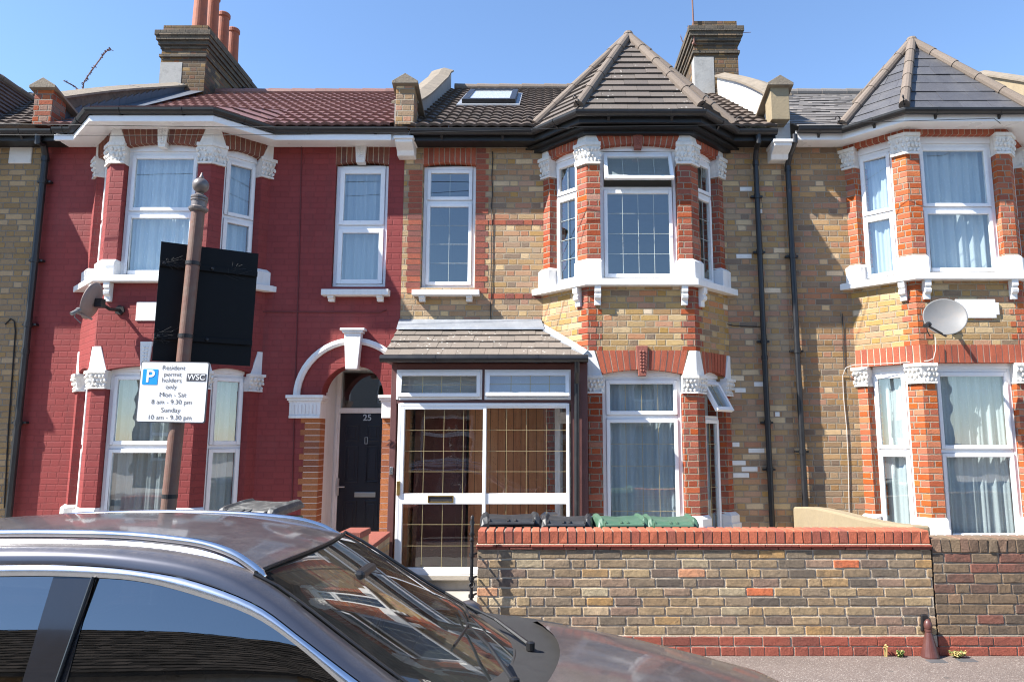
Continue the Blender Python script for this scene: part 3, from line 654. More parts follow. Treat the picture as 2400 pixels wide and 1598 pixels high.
def bay_build(root, cx, hf, L, pier_mat, wall_mat, arch_mat, trap=True, quoins=None, keyst=None, leads=None, curtains=('net_curtain', 'net_curtain'), soldier=False, hide_left=False):
    b = Bay(cx, hf); z = lambda k, Y=YF: Zv(L[k], Y); PW, PE = .165, .15
    zl0, zl1 = Zv(L['ledge_bot'], YF - .1), Zv(L['ledge_top'], YF - .1)
    # walls
    mb = MB(); b.band(mb, 0, -.05, .52); mb.build('bay_plinth', wall_mat, root)
    mb = MB(); b.slab(mb, -.24, 2.95, 3.05); mb.build('bay_floor', 'interior_plaster', root)
    mb = MB(); b.band(mb, 0, z('arch1_top') - .002, ZE - .06); mb.build('bay_head', wall_mat, root)
    mb = MB(); b.band(mb, 0, z('arch2_top'), zl0 + .02)
    for nm, ww in (('B', PW), ('C', PW), ('A', PE), ('D', PE)):
        for lo, hi in ((z('cap2_top') - .03, z('arch2_top')), (z('cap1_top') - .03, z('arch1_top'))):
            if hi > lo + .04: ph = MB(); ph.prism(b.pier(nm, ww, -.003), lo, hi - .001); ph.build('pier_head', wall_mat, root)
    mb.build('bay_wall', wall_mat, root)
    # ledge and its brackets
    mb = MB(); b.slab(mb, .10, zl0, zl1 - .012); lo = [(*p, zl1 - .012) for p in b.plan(.10)]; hi = [(*p, zl1) for p in b.plan(.07)]
    mb.loft(lo, hi); led = mb.build('bay_ledge', 'white_paint', root, bevel=.006)
    br = MB(); 
    for fr, t in ((b.fr['L'], b.ls - .13), (b.fr['F'], .12), (b.fr['F'], b.lf - .12), (b.fr['R'], .13)):
        br = MB(); z1 = zl0 - .001
        br.tprism(fr, t - .038, t + .038, [(-.02, z1), (.085, z1), (.085, z1 - .07), (.06, z1 - .085), (.082, z1 - .115), (.075, z1 - .15), (.04, z1 - .17), (.04, z1 - .23), (-.02, z1 - .23)])
        br.build('bracket', 'white_paint', led, bevel=.004)
    # piers with capital and base on both storeys
    for st in (1, 2):
        zb0 = zl1 - .01 if st == 1 else .0; zb1 = z(f'base{st}_top'); c0, c1 = z(f'cap{st}_bot'), z(f'cap{st}_top')
        for nm in 'BCAD':
            ww = PW if nm in 'BC' else PE - .02; sh = MB()
            dy = 0
            sh.prism(b.pier(nm, ww, 0), zb1 - .02, c0 + .01); po = sh.build('pier', pier_mat, root)
            bs = MB(); bs.prism(b.pier(nm, ww, .045), zb0, zb1 - .04); bs.prism(b.pier(nm, ww, .045), zb1 - .04, zb1, b.pier(nm, ww, .008))
            if st == 2: bs.prism(b.pier(nm, ww, .06), zb0, zb1 - .13)
            bs.build('pier_base', 'white_paint', po, bevel=.006)
            cp = MB(); h = c1 - c0
            cp.prism(b.pier(nm, ww, .03), c0, c0 + h * .09)
            cp.prism(b.pier(nm, ww, .004), c0 + h * .09, c0 + h * .84, b.pier(nm, ww, .04))
            cp.prism(b.pier(nm, ww, .055), c0 + h * .84, c1)
            for fk in {'B': 'LF', 'C': 'FR', 'A': 'L', 'D': 'R'}[nm]:
                fr = b.fr[fk]; ln = b.ls if fk != 'F' else b.lf
                if nm == 'B': a0, a1 = (ln - ww - .02, ln) if fk == 'L' else (0, ww + .02)
                elif nm == 'C': a0, a1 = (ln - ww - .02, ln) if fk == 'F' else (0, ww + .02)
                elif nm == 'A': a0, a1 = -.04, ww + .02
                else: a0, a1 = ln - ww - .02, ln + .04
                D3, N3 = Vector((fr.d.x, fr.d.y, 0)), Vector((fr.n.x, fr.n.y, 0))
                for r in range(3):
                    for k in range(4):
                        if random.random() < .08: continue
                        t = a0 + (a1 - a0) * (k + .5 + (.25 if r % 2 else -.1)) / 4; zz = c0 + h * (.2 + .24 * r) + random.uniform(-.006, .006)
                        sc = random.uniform(.75, 1.2); rot = random.uniform(-.6, .6)
                        d1 = D3 * math.cos(rot) + Vector((0, 0, 1)) * math.sin(rot); d2 = Vector((0, 0, 1)) * math.cos(rot) - D3 * math.sin(rot)
                        cp.lump(fr.pt(t, zz, .006 + .012 * r), (d1 * (a1 - a0) * .105 * sc, d2 * h * .13 * sc, N3 * random.uniform(.018, .034)))
            cp.build('capital', 'carved_white_paint', po)
            if trap and not (st == 1 and False):
                tp = MB(); zt = z(f'arch{st}_top'); k = .45 if nm in 'BC' else .3
                tp.prism(b.pier(nm, ww, .012), c1 - .004, zt - .004, b.pier(nm, ww * k, .012, .14)); tp.build('springer', 'white_paint', po, bevel=.004)
    # arches, windows
    for st in (1, 2):
        zw0 = zl1 if st == 1 else .50; zw1 = z(f'win{st}_top'); zs, zc, zt = z(f'arch{st}_spring'), z(f'arch{st}_crown'), z(f'arch{st}_top')
        cuts = [z(f'cut{st}')]
        for k in 'LFR':
            fr = b.fr[k]; ln = b.lf if k == 'F' else b.ls
            a, e = (PW, ln - PW) if k == 'F' else ((PE - .02, ln - PW) if k == 'L' else (PW, ln - PE + .02))
            if soldier: arch(root, fr, 0 if k == 'F' else .0, ln, zs, zs, zt, 17 if k == 'F' else 10, -.14, .006, 1.0, arch_mat, 'mortar', flat=True)
            else: arch(root, fr, a - .01, e + .01, zs, zc, zt, 14 if k == 'F' else 8, -.14, .006, 1.13 if k == 'F' else 1.12, arch_mat)
            kw = dict(curtain=curtains[st - 1], head=max(zs, zc) + .01 if zc > zw1 else None)
            kw['toe'] = {'L': -.07, 'F': 0, 'R': .07}[k]
            if k == 'F' and L.get(f'vent{st}'): kw['vent'] = L[f'vent{st}']
            if k == 'R' and L.get(f'ventR{st}'): kw['vent'] = L[f'ventR{st}']
            if leads: kw['lead'] = ((4, .235, leads[st - 1]) if k == 'F' else (2, .235, leads[st - 1]))
            window(root, fr, a + .003, e - .003, zw0, zw1, cuts, rec=-.09, **kw)
            if keyst and keyst[st - 1] and k == 'F': keystone(root, fr, ln / 2, zs - .02, zt + (.05 if st == 2 else -.005), .045, .07, .03, keyst[st - 1])
    r0 = math.ceil(z('arch2_top') / .075); r1 = int(zl0 / .075)
    for nm in ('BC' if quoins else ''):
        mb = MB()
        for r in range(r0 - 1, r1 + 1):
            zz0, zz1 = max(r * .075 + .005, z('arch2_top') + .002), min((r + 1) * .075 - .005, zl0 - .002)
            if zz1 - zz0 < .02: continue
            for _ in (0,):
                A, B, C, D = [Vector(p) for p in b.plan(.004)]; q = math.sqrt(.5); wa, wb = (.17, .10) if r % 2 else (.10, .17)
                if nm == 'B': pl = [B - Vector((q, -q)) * wa, B, B + Vector((wb, 0)), B + Vector((wb, .03)), B + Vector((0, .03)), B - Vector((q, -q)) * wa + Vector((q, q)) * .03]
                else: pl = [C - Vector((wb, 0)), C, C + Vector((q, q)) * wa, C + Vector((q, q)) * wa + Vector((-q, q)) * .03, C + Vector((0, .03)), C + Vector((-wb, .03))]
                mb.prism(pl, zz0, zz1)
        mb.build('quoin', quoins, root)
    return b

def eaves(root, x0, x1, bay, o, zf0, zf1, fascia_mat, soffit_mat, gut=True, ext=(0, 0)):
    """boxed eaves with fascia, soffit, gutter following the bay"""
    def path(off):
        pts = [(x0 - ext[0], YW - off)]
        if bay:
            pl = bay.plan(off); xj = bay.hf + .414 * off + bay.dp
            pts += [(bay.cx - xj, YW - off), pl[1], pl[2], (bay.cx + xj, YW - off)]
        pts.append((x1 + ext[1], YW - off)); return pts
    mb = MB(); p0, p1 = path(o), path(o - .035)
    for k in range(len(p0) - 1): mb.loft([(*p0[k], zf0), (*p0[k + 1], zf0), (*p1[k + 1], zf0), (*p1[k], zf0)], [(*p0[k], zf1), (*p0[k + 1], zf1), (*p1[k + 1], zf1), (*p1[k], zf1)])
    fo = mb.build('fascia', fascia_mat, root)
    mb = MB(); p2 = path(-.02) ; p1 = path(o - .01)
    for k in range(len(p1) - 1): mb.loft([(*p1[k], zf0 + .012), (*p1[k + 1], zf0 + .012), (*p2[k + 1], zf0 + .012), (*p2[k], zf0 + .012)], [(*p1[k], zf0 + .024), (*p1[k + 1], zf0 + .024), (*p2[k + 1], zf0 + .024), (*p2[k], zf0 + .024)])
    mb.build('soffit', soffit_mat, root)
    if gut:
        mb = MB(); g = path(o + .055); zc = zf1 + .0; n = 9
        prof = [(math.cos(math.pi + math.pi * i / (n - 1)) * .058, math.sin(math.pi + math.pi * i / (n - 1)) * .062) for i in range(n)] + [(.050, .0), (.0, -.045), (-.050, .0)]
        def ringat(i):
            a = Vector(g[max(i - 1, 0)]); c = Vector(g[i]); e = Vector(g[min(i + 1, len(g) - 1)])
            d = ((c - a).normalized() if i else (e - c).normalized()) + ((e - c).normalized() if i < len(g) - 1 else (c - a).normalized()); d.normalize()
            nn = Vector((d.y, -d.x)); k = 1 / max(.5, nn.dot(Vector(((e - c).normalized().y, -(e - c).normalized().x)) if i < len(g) - 1 else nn))
            return [(c.x + nn.x * q * k, c.y + nn.y * q * k, zc + h) for q, h in prof]
        mb.rings([ringat(i) for i in range(len(g))])
        for k in range(len(g) - 1):   # joints and brackets
            a, c = Vector(g[k]), Vector(g[k + 1]); L = (c - a).length; m = max(1, int(L / .75))
            for i in range(m):
                f = (i + .5) / m; p = a.lerp(c, f); d = (c - a).normalized(); nn = Vector((d.y, -d.x))
                mb.rings([[(p.x + d.x * s_ + nn.x * q * 1.1, p.y + d.y * s_ + nn.y * q * 1.1, zc + h * 1.1) for q, h in prof[:n]] + [(p.x + d.x * s_, p.y + d.y * s_, zc)] for s_ in (-.018, .018)])
                e0, e1 = p - nn * .055, p - nn * .02
                mb.hexa([(e0.x - d.x * .015, e0.y - d.y * .015, zc - .10), (e0.x + d.x * .015, e0.y + d.y * .015, zc - .10), (e1.x + d.x * .015, e1.y + d.y * .015, zc - .055), (e1.x - d.x * .015, e1.y - d.y * .015, zc - .055),
                         (e0.x - d.x * .015, e0.y - d.y * .015, zc - .03), (e0.x + d.x * .015, e0.y + d.y * .015, zc - .03), (e1.x + d.x * .015, e1.y + d.y * .015, zc - .03), (e1.x - d.x * .015, e1.y - d.y * .015, zc - .03)])
        mb.build('gutter', 'black_plastic', root, smooth=False)

def shell(root, x0, x1, wall_mat, holes, front_top=ZE - .06, door=None):
    mb = MB(); wall_sheet(mb, WALL, x0, x1, -.05, front_top, holes); 
    if door: door(mb)
    mb.build('wall', wall_mat, root)
    mb = MB(); mb.box(x0 + .02, x0 + .14, YW + .25, 17, 0, ZE - .1); mb.box(x1 - .14, x1 - .02, YW + .25, 17, 0, ZE - .1); mb.box(x0 + .02, x1 - .02, 13.2, 13.4, 0, ZE - .1)
    mb.box(x0 + .14, x1 - .14, YW + .25, 13.2, 2.9, 3.1); mb.box(x0 + .14, x1 - .14, YW + .25, 13.2, 5.35, 5.45); mb.box(x0 + .14, x1 - .14, YW + .25, 13.2, 0, .06)
    mb.build('inner_wall', 'interior_plaster', root)
def back_roof(mb, x0, x1, zr): mb.hexa([(x0, RY, zr - .06), (x1, RY, zr - .06), (x1, 17.2, ZE - .1), (x0, 17.2, ZE - .1), (x0, RY, zr), (x1, RY, zr), (x1, 17.2, ZE), (x0, 17.2, ZE)])

def downpipe(root, u, vt, vb, Y, r=.034, swan=None, mat='black_plastic', clips=(), lean=0):
    x = Xu(u, (vt + vb) / 2, Y); zt, zb = Zv(vt, Y), Zv(vb, Y) if vb < 5000 else .02
    mb = MB(); pts = [(x + lean, Y, zb), (x, Y, zt)]
    if swan: pts += [(x + swan[0] * .35, Y + (swan[1] - Y) * .35, zt + .12), (x + swan[0], swan[1], swan[2] - .1), (x + swan[0], swan[1], swan[2])]
    mb.tube(pts, r, 12)
    for c in clips:
        z = Zv(c, Y); k = (z - zb) / (zt - zb); xx = x + lean * (1 - k); mb.tube([(xx, Y, z - .03), (xx, Y, z + .03)], r * 1.22, 12); mb.box(xx - r * 2.2, xx + r * 2.2, Y + .01, YW - .001, z - .012, z + .012)
    for kz in (zt - .02, zt - (zt - zb) * .55): mb.tube([(x + lean * (zt - kz) / (zt - zb), Y, kz - .06), (x + lean * (zt - kz) / (zt - zb), Y, kz)], r * 1.2, 12)
    return mb.build('downpipe', mat, root, smooth=False)

def parapet(root, x, w, Y0, Y1, up, mat_side, cope='weathered_coping', curve=0):
    """party wall upstand between two roofs"""
    mb = MB(); n = 10; prof = []
    top = lambda Y: roofz(Y) + up(Y)
    ys = [Y0 + (Y1 - Y0) * i / n for i in range(n + 1)]
    mb.loft([(x - w / 2, y, roofz(y) - .25) for y in ys] + [(x - w / 2, y, top(y)) for y in ys[::-1]], [(x + w / 2, y, roofz(y) - .25) for y in ys] + [(x + w / 2, y, top(y)) for y in ys[::-1]])
    po = mb.build('party_parapet', mat_side, root)
    mb = MB(); h = w / 2 + .045
    mb.rings([[(x - h, y, top(y) + .002), (x - h, y, top(y) + .035), (x, y, top(y) + .085), (x + h, y, top(y) + .035), (x + h, y, top(y) + .002)] for y in ys])
    mb.build('coping', cope, po); return po
def kneeler(root, x, w, z0, z1, Y0, Y1, mat, cap='weathered_coping'):
    mb = MB(); mb.box(x - w / 2, x + w / 2, Y0, Y1, z0, z1); k = mb.build('party_pillar', mat, root, bevel=.006)
    mb = MB(); h = w / 2 + .05; mb.loft([(x - h, Y0 - .05, z1 + .001), (x - h, Y0 - .05, z1 + .035), (x, Y0 - .05, z1 + .14), (x + h, Y0 - .05, z1 + .035), (x + h, Y0 - .05, z1 + .001)],
                                      [(x - h, Y1 + .35, z1 - .2), (x - h, Y1 + .35, z1 - .165), (x, Y1 + .35, z1 - .06), (x + h, Y1 + .35, z1 - .165), (x + h, Y1 + .35, z1 - .2)]); mb.build('pillar_cap', cap, k, bevel=.005)
    return k
def corbel(root, x, w, z0, z1, Y0):
    mb = MB(); h = z1 - z0; d = YW - Y0
    prof = [(-.02, z0), (d * .45, z0), (d * .5, z0 + h * .12), (d * .55, z0 + h * .3), (d * .85, z0 + h * .5), (d, z0 + h * .62), (d, z1), (-.02, z1)]
    mb.tprism(WALL, x - w / 2, x + w / 2, prof); mb.fbox(WALL, x - w / 2 - .015, x + w / 2 + .015, z1 - h * .2, z1 + .001, -.02, d + .02); mb.build('corbel', 'white_paint', root, bevel=.008)

def chimney(root, x0, x1, Y0, Y1, z0, z1, body, patch=None):
    mb = MB(); mb.box(x0, x1, Y0, Y1, z0, z1); c = mb.build('chimney', body, root)
    steps = [(.62, .56, .03), (.46, .40, .02), (.40, .32, .05), (.32, .24, .08), (.24, .14, .10)]
    mb = MB()
    for a, b_, o in steps: mb.box(x0 - o, x1 + o, Y0 - o, Y1 + o, z1 - a + .002, z1 - b_)
    mb.box(x0 + .02, x1 - .02, Y0 + .02, Y1 - .02, z1 - .14, z1); mb.build('chimney_head', 'sooty_brick', c, bevel=.006)
    mb = MB()
    for i in range(24):
        p = (random.uniform(x0 + .06, x1 - .06), random.uniform(Y0 + .06, Y1 - .06), z1 - .01); q = random.uniform(.05, .12)
        mb.lump(p, (Vector((q, 0, 0)), Vector((0, q, 0)), Vector((0, 0, random.uniform(.02, .05)))))
    mb.build('flaunching', 'weathered_coping', c)
    return c

# ---- number 27: stock brick house with the porch
h27 = thing('terraced_house', 'yellow stock brick house with red brick bay, brown tiled pointed bay roof and glazed porch', 'house', ((XA + XB) / 2, YW, 0), 'terraced houses in the row')
ML = lambda u, v: Xu(u, v, YW)
w27 = (ML(988, 530), ML(1114, 530), Zv(674, YW), Zv(386, YW))
cx27 = 1.163; b27 = Bay(cx27, .64)
bo = lambda b: (b.cx - b.hb + .25, b.cx + b.hb - .25, .55, 5.3)
za27 = Zv(347, YW)
shell(h27, XA + .001, XB - .001, 'mixed_stock_brick', [(w27[0], w27[1], w27[2], za27), bo(b27), (ML(962, 1000), ML(1100, 1000), .05, 2.3)])
L27 = dict(arch1_top=299, arch1_spring=346, arch1_crown=337, cap1_top=336, cap1_bot=385, win1_top=349, base1_top=607, ledge_top=651, ledge_bot=668, cut1=436,
           arch2_top=821, arch2_spring=877, arch2_crown=866, cap2_top=880, cap2_bot=922, win2_top=880, base2_top=1208, cut2=976, vent1=R(24), ventR2=R(30))
bay_build(h27, cx27, .64, L27, 'red_brick', 'stock_brick', 'arch_bricks', True, 'red_brick', ('clay_panel', 'clay_panel'), ('white_came', 'lead_came'), (None, 'net_curtain'))
arch(h27, WALL, w27[0], w27[1], Zv(386, YW), Zv(380, YW), za27 - .002, 10, -.12, .006, 1.0)
window(h27, WALL, w27[0] + .004, w27[1] - .004, w27[2], w27[3], [Zv(469, YW)], rec=-.08, curtain=None, lead=(2, .26, 'white_came'))
sill(h27, WALL, Xu(965, 680, 8.98), Xu(1123, 680, 8.98), Zv(691, 8.98), Zv(676, 8.98), .12, (Xu(988, 690, 9.0), Xu(1099, 690, 9.0)))
mb = MB(); mbl = MB(); r0 = int(w27[2] / .075) - 1
for r in range(r0, int(5.5 / .075)):
    a, b_ = r * .075 + .005, r * .075 + .070
    if b_ < w27[2] - .12 or b_ > 5.50: continue
    wd = .165 if r % 2 else .125; mb.fbox(WALL, w27[1] + .003, w27[1] + wd, a, b_, -.02, .004 + random.uniform(0, .002))
    if a < za27 - .3: mbl.fbox(WALL, max(XA + .06, w27[0] - (.17 if r % 2 else .20)), w27[0] - .003, a, b_, -.02, .004 + random.uniform(0, .002))
mb.build('quoin', 'quoin_bricks', h27); mbl.build('quoin', 'quoin_bricks', h27)
for vv in (523, 688):
    mb = MB(); r = round(Zv(vv, YW) / .075 - .5); x = w27[1] + .18
    while x < cx27 - b27.hb - .03:
        wd = random.choice((.215, .105)); mb.fbox(WALL, x, min(x + wd, cx27 - b27.hb - .002), r * .075 + .005, r * .075 + .070, -.02, .005); x += wd + .010
    mb.build('string_course', 'quoin_bricks', h27)
# bricks that were painted white long ago
for u, v, l in ((1748, 437, .8), (1779, 500, .45), (1744, 606, 1.0), (1784, 902, .9), (1735, 918, .7), (1773, 1059, 1.0), (1731, 1088, .9), (1757, 1103, 1.0), (1737, 1117, 1.0), (1725, 1046, .45), (1822, 974, .3)):
    x, zz = ML(u, v), (math.floor(Zv(v, YW) / .075) + .5) * .075; mb = MB(); mb.fbox(WALL, x - .1 * l, x + .1 * l, zz - .029, zz + .029, -.01, .0025); mb.build('whitened_brick', 'white_render', h27, bevel=.008)
eaves(h27, XA + .13, XB - .13, b27, .24, 5.47, 5.585, 'black_timber', 'black_timber')
mb = MB(); b27.band(mb, .08, 5.40, 5.466); b27.band(mb, .16, 5.44, 5.466); mb.build('eaves_moulding', 'black_timber', h27)
# main roof, bay roof, skylight
zr27 = Zv(211, RY)
def slope(z): return z
mb = MB(); pantiles(mb, XA + .13, XB - .13, 8.78, ZE + .02, RY, zr27, .148, .024); mb.build('roof', 'dark_pantile', h27)
mb = MB(); back_roof(mb, XA, XB, zr27); mb.build('rear_roof', 'dark_pantile', h27)
mb = MB(); hip(mb, (XA + .2, RY, zr27 + .02), (XB - .2, RY, zr27 + .02), .09, .42); mb.build('ridge', 'hip_tile', h27)
def bay_roof(root, b, apex, zE, o, tile, tw, ch, th, name='bay_roof', hipmat='hip_tile', lead=True):
    pl = b.plan(o); xj = b.hf + .414 * o + b.dp
    J0, J1 = Vector((b.cx - xj, YW - o, zE)), Vector((b.cx + xj, YW - o, zE)); B, C = Vector((*pl[1], zE)), Vector((*pl[2], zE)); A = Vector(apex)
    Rg = Vector((b.cx, 8.78 + (A.z - ZE) / SL + .1, A.z)); mb = MB()
    for q in ((J0, B, A), (B, C, A), (C, J1, A)): tiled(mb, q, tw, ch, th, .03)
    for q in ((J0, A, Rg), (J1, A, Rg)): tiled(mb, q, tw, ch, th, 0, along=Rg - A)
    ro = mb.build(name, tile, root)
    mb = MB()
    for p in (J0, B, C, J1): hip(mb, p + (A - p) * .015 + Vector((0, 0, .04)), A + Vector((0, 0, .03)), .062, .42)
    hip(mb, A + Vector((0, 0, .03)), Rg + Vector((0, 0, .03)), .062)
    mb.lump(A + Vector((0, 0, .04)), (Vector((.075, 0, 0)), Vector((0, .075, 0)), Vector((0, 0, .055))), 10)
    mb.build('hip_tile', hipmat, ro, smooth=False)
    for p, sg in ((J0, -1), (B, -1), (C, 1), (J1, 1)):   # hip irons at the foot of each hip
        mb = MB(); d = (p - A); d.z = 0; d.normalize(); c = p + d * .05 + Vector((0, 0, .06)); pts = []
        for i in range(9): a = i / 8 * 5.0; rr = .05 * (1 - i / 14); pts.append(c + d * (math.cos(a) * rr) + Vector((0, 0, .05 + math.sin(a) * rr)))
        mb.tube([c - d * .12, c - d * .02 + Vector((0, 0, .0))] + pts[::-1], .008, 6); mb.build('hip_iron', 'iron_black', ro)
    return ro
bay_roof(h27, b27, (cx27, 9.32, Zv(89, 9.32)), ZE + .02, .27, 'concrete_tile', .30, .145, .028)
def roof_at(u, v, z0=ZE + .02, zr=zr27):
    k = (zr - z0) / (RY - 8.78); lo, hi = 8.78, RY
    for _ in range(40):
        m = (lo + hi) / 2
        if Zv(v, m) > z0 + (m - 8.78) * k: lo = m
        else: hi = m
    return P(u, v, lo)
q = [roof_at(1096, 251), roof_at(1208, 251), roof_at(1194, 226), roof_at(1106, 226)]
xa_, xb_ = min(q[0].x, q[3].x) - .02, max(q[1].x, q[2].x); ya_, yb_ = q[0].y, q[2].y; n_ = Vector((0, -SL, 1)).normalized(); kk = (zr27 - ZE - .02) / (RY - 8.78)
RP = lambda x, y, h: Vector((x, y, ZE + .02 + (y - 8.78) * kk)) + n_ * h
mb = MB()
def rbox(mb, x0, x1, y0, y1, h0, h1): mb.hexa([RP(x0, y0, h0), RP(x1, y0, h0), RP(x1, y1, h0), RP(x0, y1, h0), RP(x0, y0, h1), RP(x1, y0, h1), RP(x1, y1, h1), RP(x0, y1, h1)])
rbox(mb, xa_ - .07, xb_ + .07, ya_ - .12, yb_ + .05, .0, .05); sk = mb.build('skylight', 'lead_sheet', h27)
mb = MB(); rbox(mb, xa_, xa_ + .09, ya_, yb_, .04, .12); rbox(mb, xb_ - .09, xb_, ya_, yb_, .04, .12); rbox(mb, xa_ + .09, xb_ - .09, ya_, ya_ + .09, .04, .12); rbox(mb, xa_ + .09, xb_ - .09, yb_ - .09, yb_, .04, .12); mb.build('skylight_frame', 'black_plastic', sk, bevel=.01)
mb = MB(); rbox(mb, xa_ + .085, xb_ - .085, ya_ + .085, yb_ - .085, .06, .10); mb.build('skylight_blind', 'sign_white', sk)
mb = MB(); mb.face([RP(xa_ + .09, ya_ + .09, .108), RP(xb_ - .09, ya_ + .09, .108), RP(xb_ - .09, yb_ - .09, .108), RP(xa_ + .09, yb_ - .09, .108)]); mb.build('pane', 'porch_glass', sk)
# ---- the porch of 27
YP = 8.40; FP = Fr((0, YP), (1, 0), (0, -1)); PX = lambda u, v: Xu(u, v, YP); PZ = lambda v: Zv(v, YP)
xl, xr = PX(914, 1000), PX(1377, 900); zt_ = PZ(852)
mb = MB()
mb.fbox(FP, xl, PX(929, 950), .0, zt_, -.08, .0); mb.fbox(FP, PX(1338, 900), xr, .0, zt_, -.08, -.004)
mb.fbox(FP, PX(929, 950), PX(1338, 900), PZ(866), zt_, -.08, -.002); mb.fbox(FP, PX(929, 950), PX(1338, 900), PZ(946), PZ(937), -.08, -.002)
mb.fbox(FP, PX(1131, 900), PX(1135, 900), PZ(937), PZ(866), -.08, -.003)
mb.box(xl, xl + .05, YP + .08, YW - .001, .0, zt_ - .002); mb.box(xr - .05, xr, YP + .08, YW - .15, .0, zt_ - .002)
porch = mb.build('porch', 'timber_frame', h27, bevel=.004)
fw_ = FP
for (u0, u1, v0, v1, an) in ((929, 1130.5, 866, 936.5, 3), (1135.5, 1338, 866, 937, 13)):
    t0, t1, z0, z1 = PX(u0, 900) + .002, PX(u1, 900) - .002, PZ(v1) + .002, PZ(v0) - .002
    mb = MB(); ring(mb, FP, t0, t1, z0, z1, .03, -.06, .006)
    zt2 = z1 - .032; an = R(an)
    def tf(t, z, o): d = zt2 - z; return (t, zt2 - d * math.cos(an) + o * math.sin(an), .006 + d * math.sin(an) + o * math.cos(an))
    ring(mb, FP, t0 + .02, t1 - .02, z0 + .03, zt2, .042, -.01, .02, tf)
    wv_ = mb.build('top_light', 'white_upvc', porch, bevel=.004)
    f = lambda t, z, o: FP.pt(*tf(t, z, o))
    mb = MB(); A0, A1 = t0 + .058, t1 - .058
    mb.cur = 0; mb.face([f(A0, z0 + .07, .004), f(A1, z0 + .07, .004), f(A1, zt2 - .04, .004), f(A0, zt2 - .04, .004)]); mb.cur = 1
    for k in range(1, 4): t = A0 + (A1 - A0) * k / 4 + .03; mb.fbox(FP, t - .004, t + .004, z0 + .07, zt2 - .04, .006, .011, tf)
    zm = (z0 + zt2) / 2 + .012; mb.fbox(FP, A0, A1, zm - .003, zm + .003, .0055, .0105, tf); mb.build('pane', ['window_glass', 'lead_came'], porch)
    mb = MB(); mb.face([FP.pt(t, z, -.10) for t, z in ((t0, z0), (t1, z0), (t1, z1), (t0, z1))]); mb.build('reflection_sheet', 'net_curtain', porch)  # pale sheet added to give the top light its bright sky reflection
# sliding door frame
dz0, dz1 = PZ(1345), PZ(945); d0, dm0, dm1, d1 = PX(930, 1100) + .0, PX(1131, 1100), PX(1139, 1100), PX(1335, 1100)
mb = MB(); ring(mb, FP, d0, d1, dz0, dz1, .035, -.075, .012); mb.fbox(FP, dm0, dm1, dz0 + .035, dz1 - .035, -.07, .016)
mr0, mr1 = PZ(1181), PZ(1156); mb.fbox(FP, d0 + .035, dm0, mr0, mr1, -.05, .010); mb.fbox(FP, dm1, d1 - .035, mr0, mr1, -.06, .002)
mb.fbox(FP, d0 + .035, d0 + .075, dz0 + .036, dz1 - .036, -.05, .011); mb.fbox(FP, d0 + .076, dm0 - .001, dz0 + .036, dz0 + .07, -.05, .011); mb.fbox(FP, d0 + .076, dm0 - .001, dz1 - .07, dz1 - .036, -.05, .011)
mb.fbox(FP, dm1 + .001, d1 - .036, dz0 + .036, dz0 + .06, -.06, .001); mb.fbox(FP, dm1 + .001, d1 - .036, dz1 - .055, dz1 - .036, -.06, .001)
sd = mb.build('sliding_door', 'white_upvc', porch, bevel=.004)
gl_ = MB(); gl_.face([FP.pt(d0 + .07, dz0 + .06, -.02), FP.pt(dm0, dz0 + .06, -.02), FP.pt(dm0, dz1 - .05, -.02), FP.pt(d0 + .07, dz1 - .05, -.02)]); gl_.face([FP.pt(dm1, dz0 + .05, -.035), FP.pt(d1 - .03, dz0 + .05, -.035), FP.pt(d1 - .03, dz1 - .05, -.035), FP.pt(dm1, dz1 - .05, -.035)])
gl_.build('pane', 'porch_glass', porch)
mb = MB()
for a, b_, o in ((d0 + .075, dm0, -.018), (dm1, d1 - .036, -.033)):
    for k in range(1, 4): t = a + (b_ - a) * k / 4; mb.fbox(FP, t - .0024, t + .0024, dz0 + .05, mr0, o, o + .006); mb.fbox(FP, t - .0024, t + .0024, mr1, dz1 - .05, o, o + .006)
    for vv in (1008, 1057, 1105, 1229, 1279): zz = PZ(vv); mb.fbox(FP, a, b_, zz - .0022, zz + .0022, o + .0005, o + .0055)
mb.build('glazing_bar', 'lead_came', porch)
mb = MB(); t0, t1 = PX(1003, 1168), PX(1063, 1168); ring(mb, FP, t0, t1, PZ(1177), PZ(1161), .012, .008, .020); mb.build('letter_plate', 'brass', porch, bevel=.002)
mb = MB(); mb.fbox(FP, t0 + .013, t1 - .013, PZ(1177) + .013, PZ(1161) - .013, .008, .012); mb.build('letter_slot', 'sign_black', porch)
mb = MB(); mb.fbox(FP, PX(930, 1150), PX(938, 1150), PZ(1160), PZ(1127), .012, .030); mb.build('door_pull', 'brass', porch, bevel=.004)
mb = MB(); mb.fbox(FP, PX(914, 1105), PX(921, 1105), PZ(1112), PZ(1094), .0, .018); mb.build('doorbell', 'steel', porch, bevel=.003)
lettering('27', .10, 'maroon_iron', porch, facing(P(917, 1040, YP - .006), R(20), 0), 'house_number', bold=.002, ext=.004)
mb = MB(); mb.fbox(FP, d0 - .02, d1 + .03, dz0 - .06, dz0 - .004, -.1, .05); mb.build('porch_step', 'stone_sill', porch, bevel=.006)
mb = MB(); mb.fbox(FP, d0, d1, .0, dz0 - .061, -.1, -.02); mb.build('porch_base', 'concrete', porch)
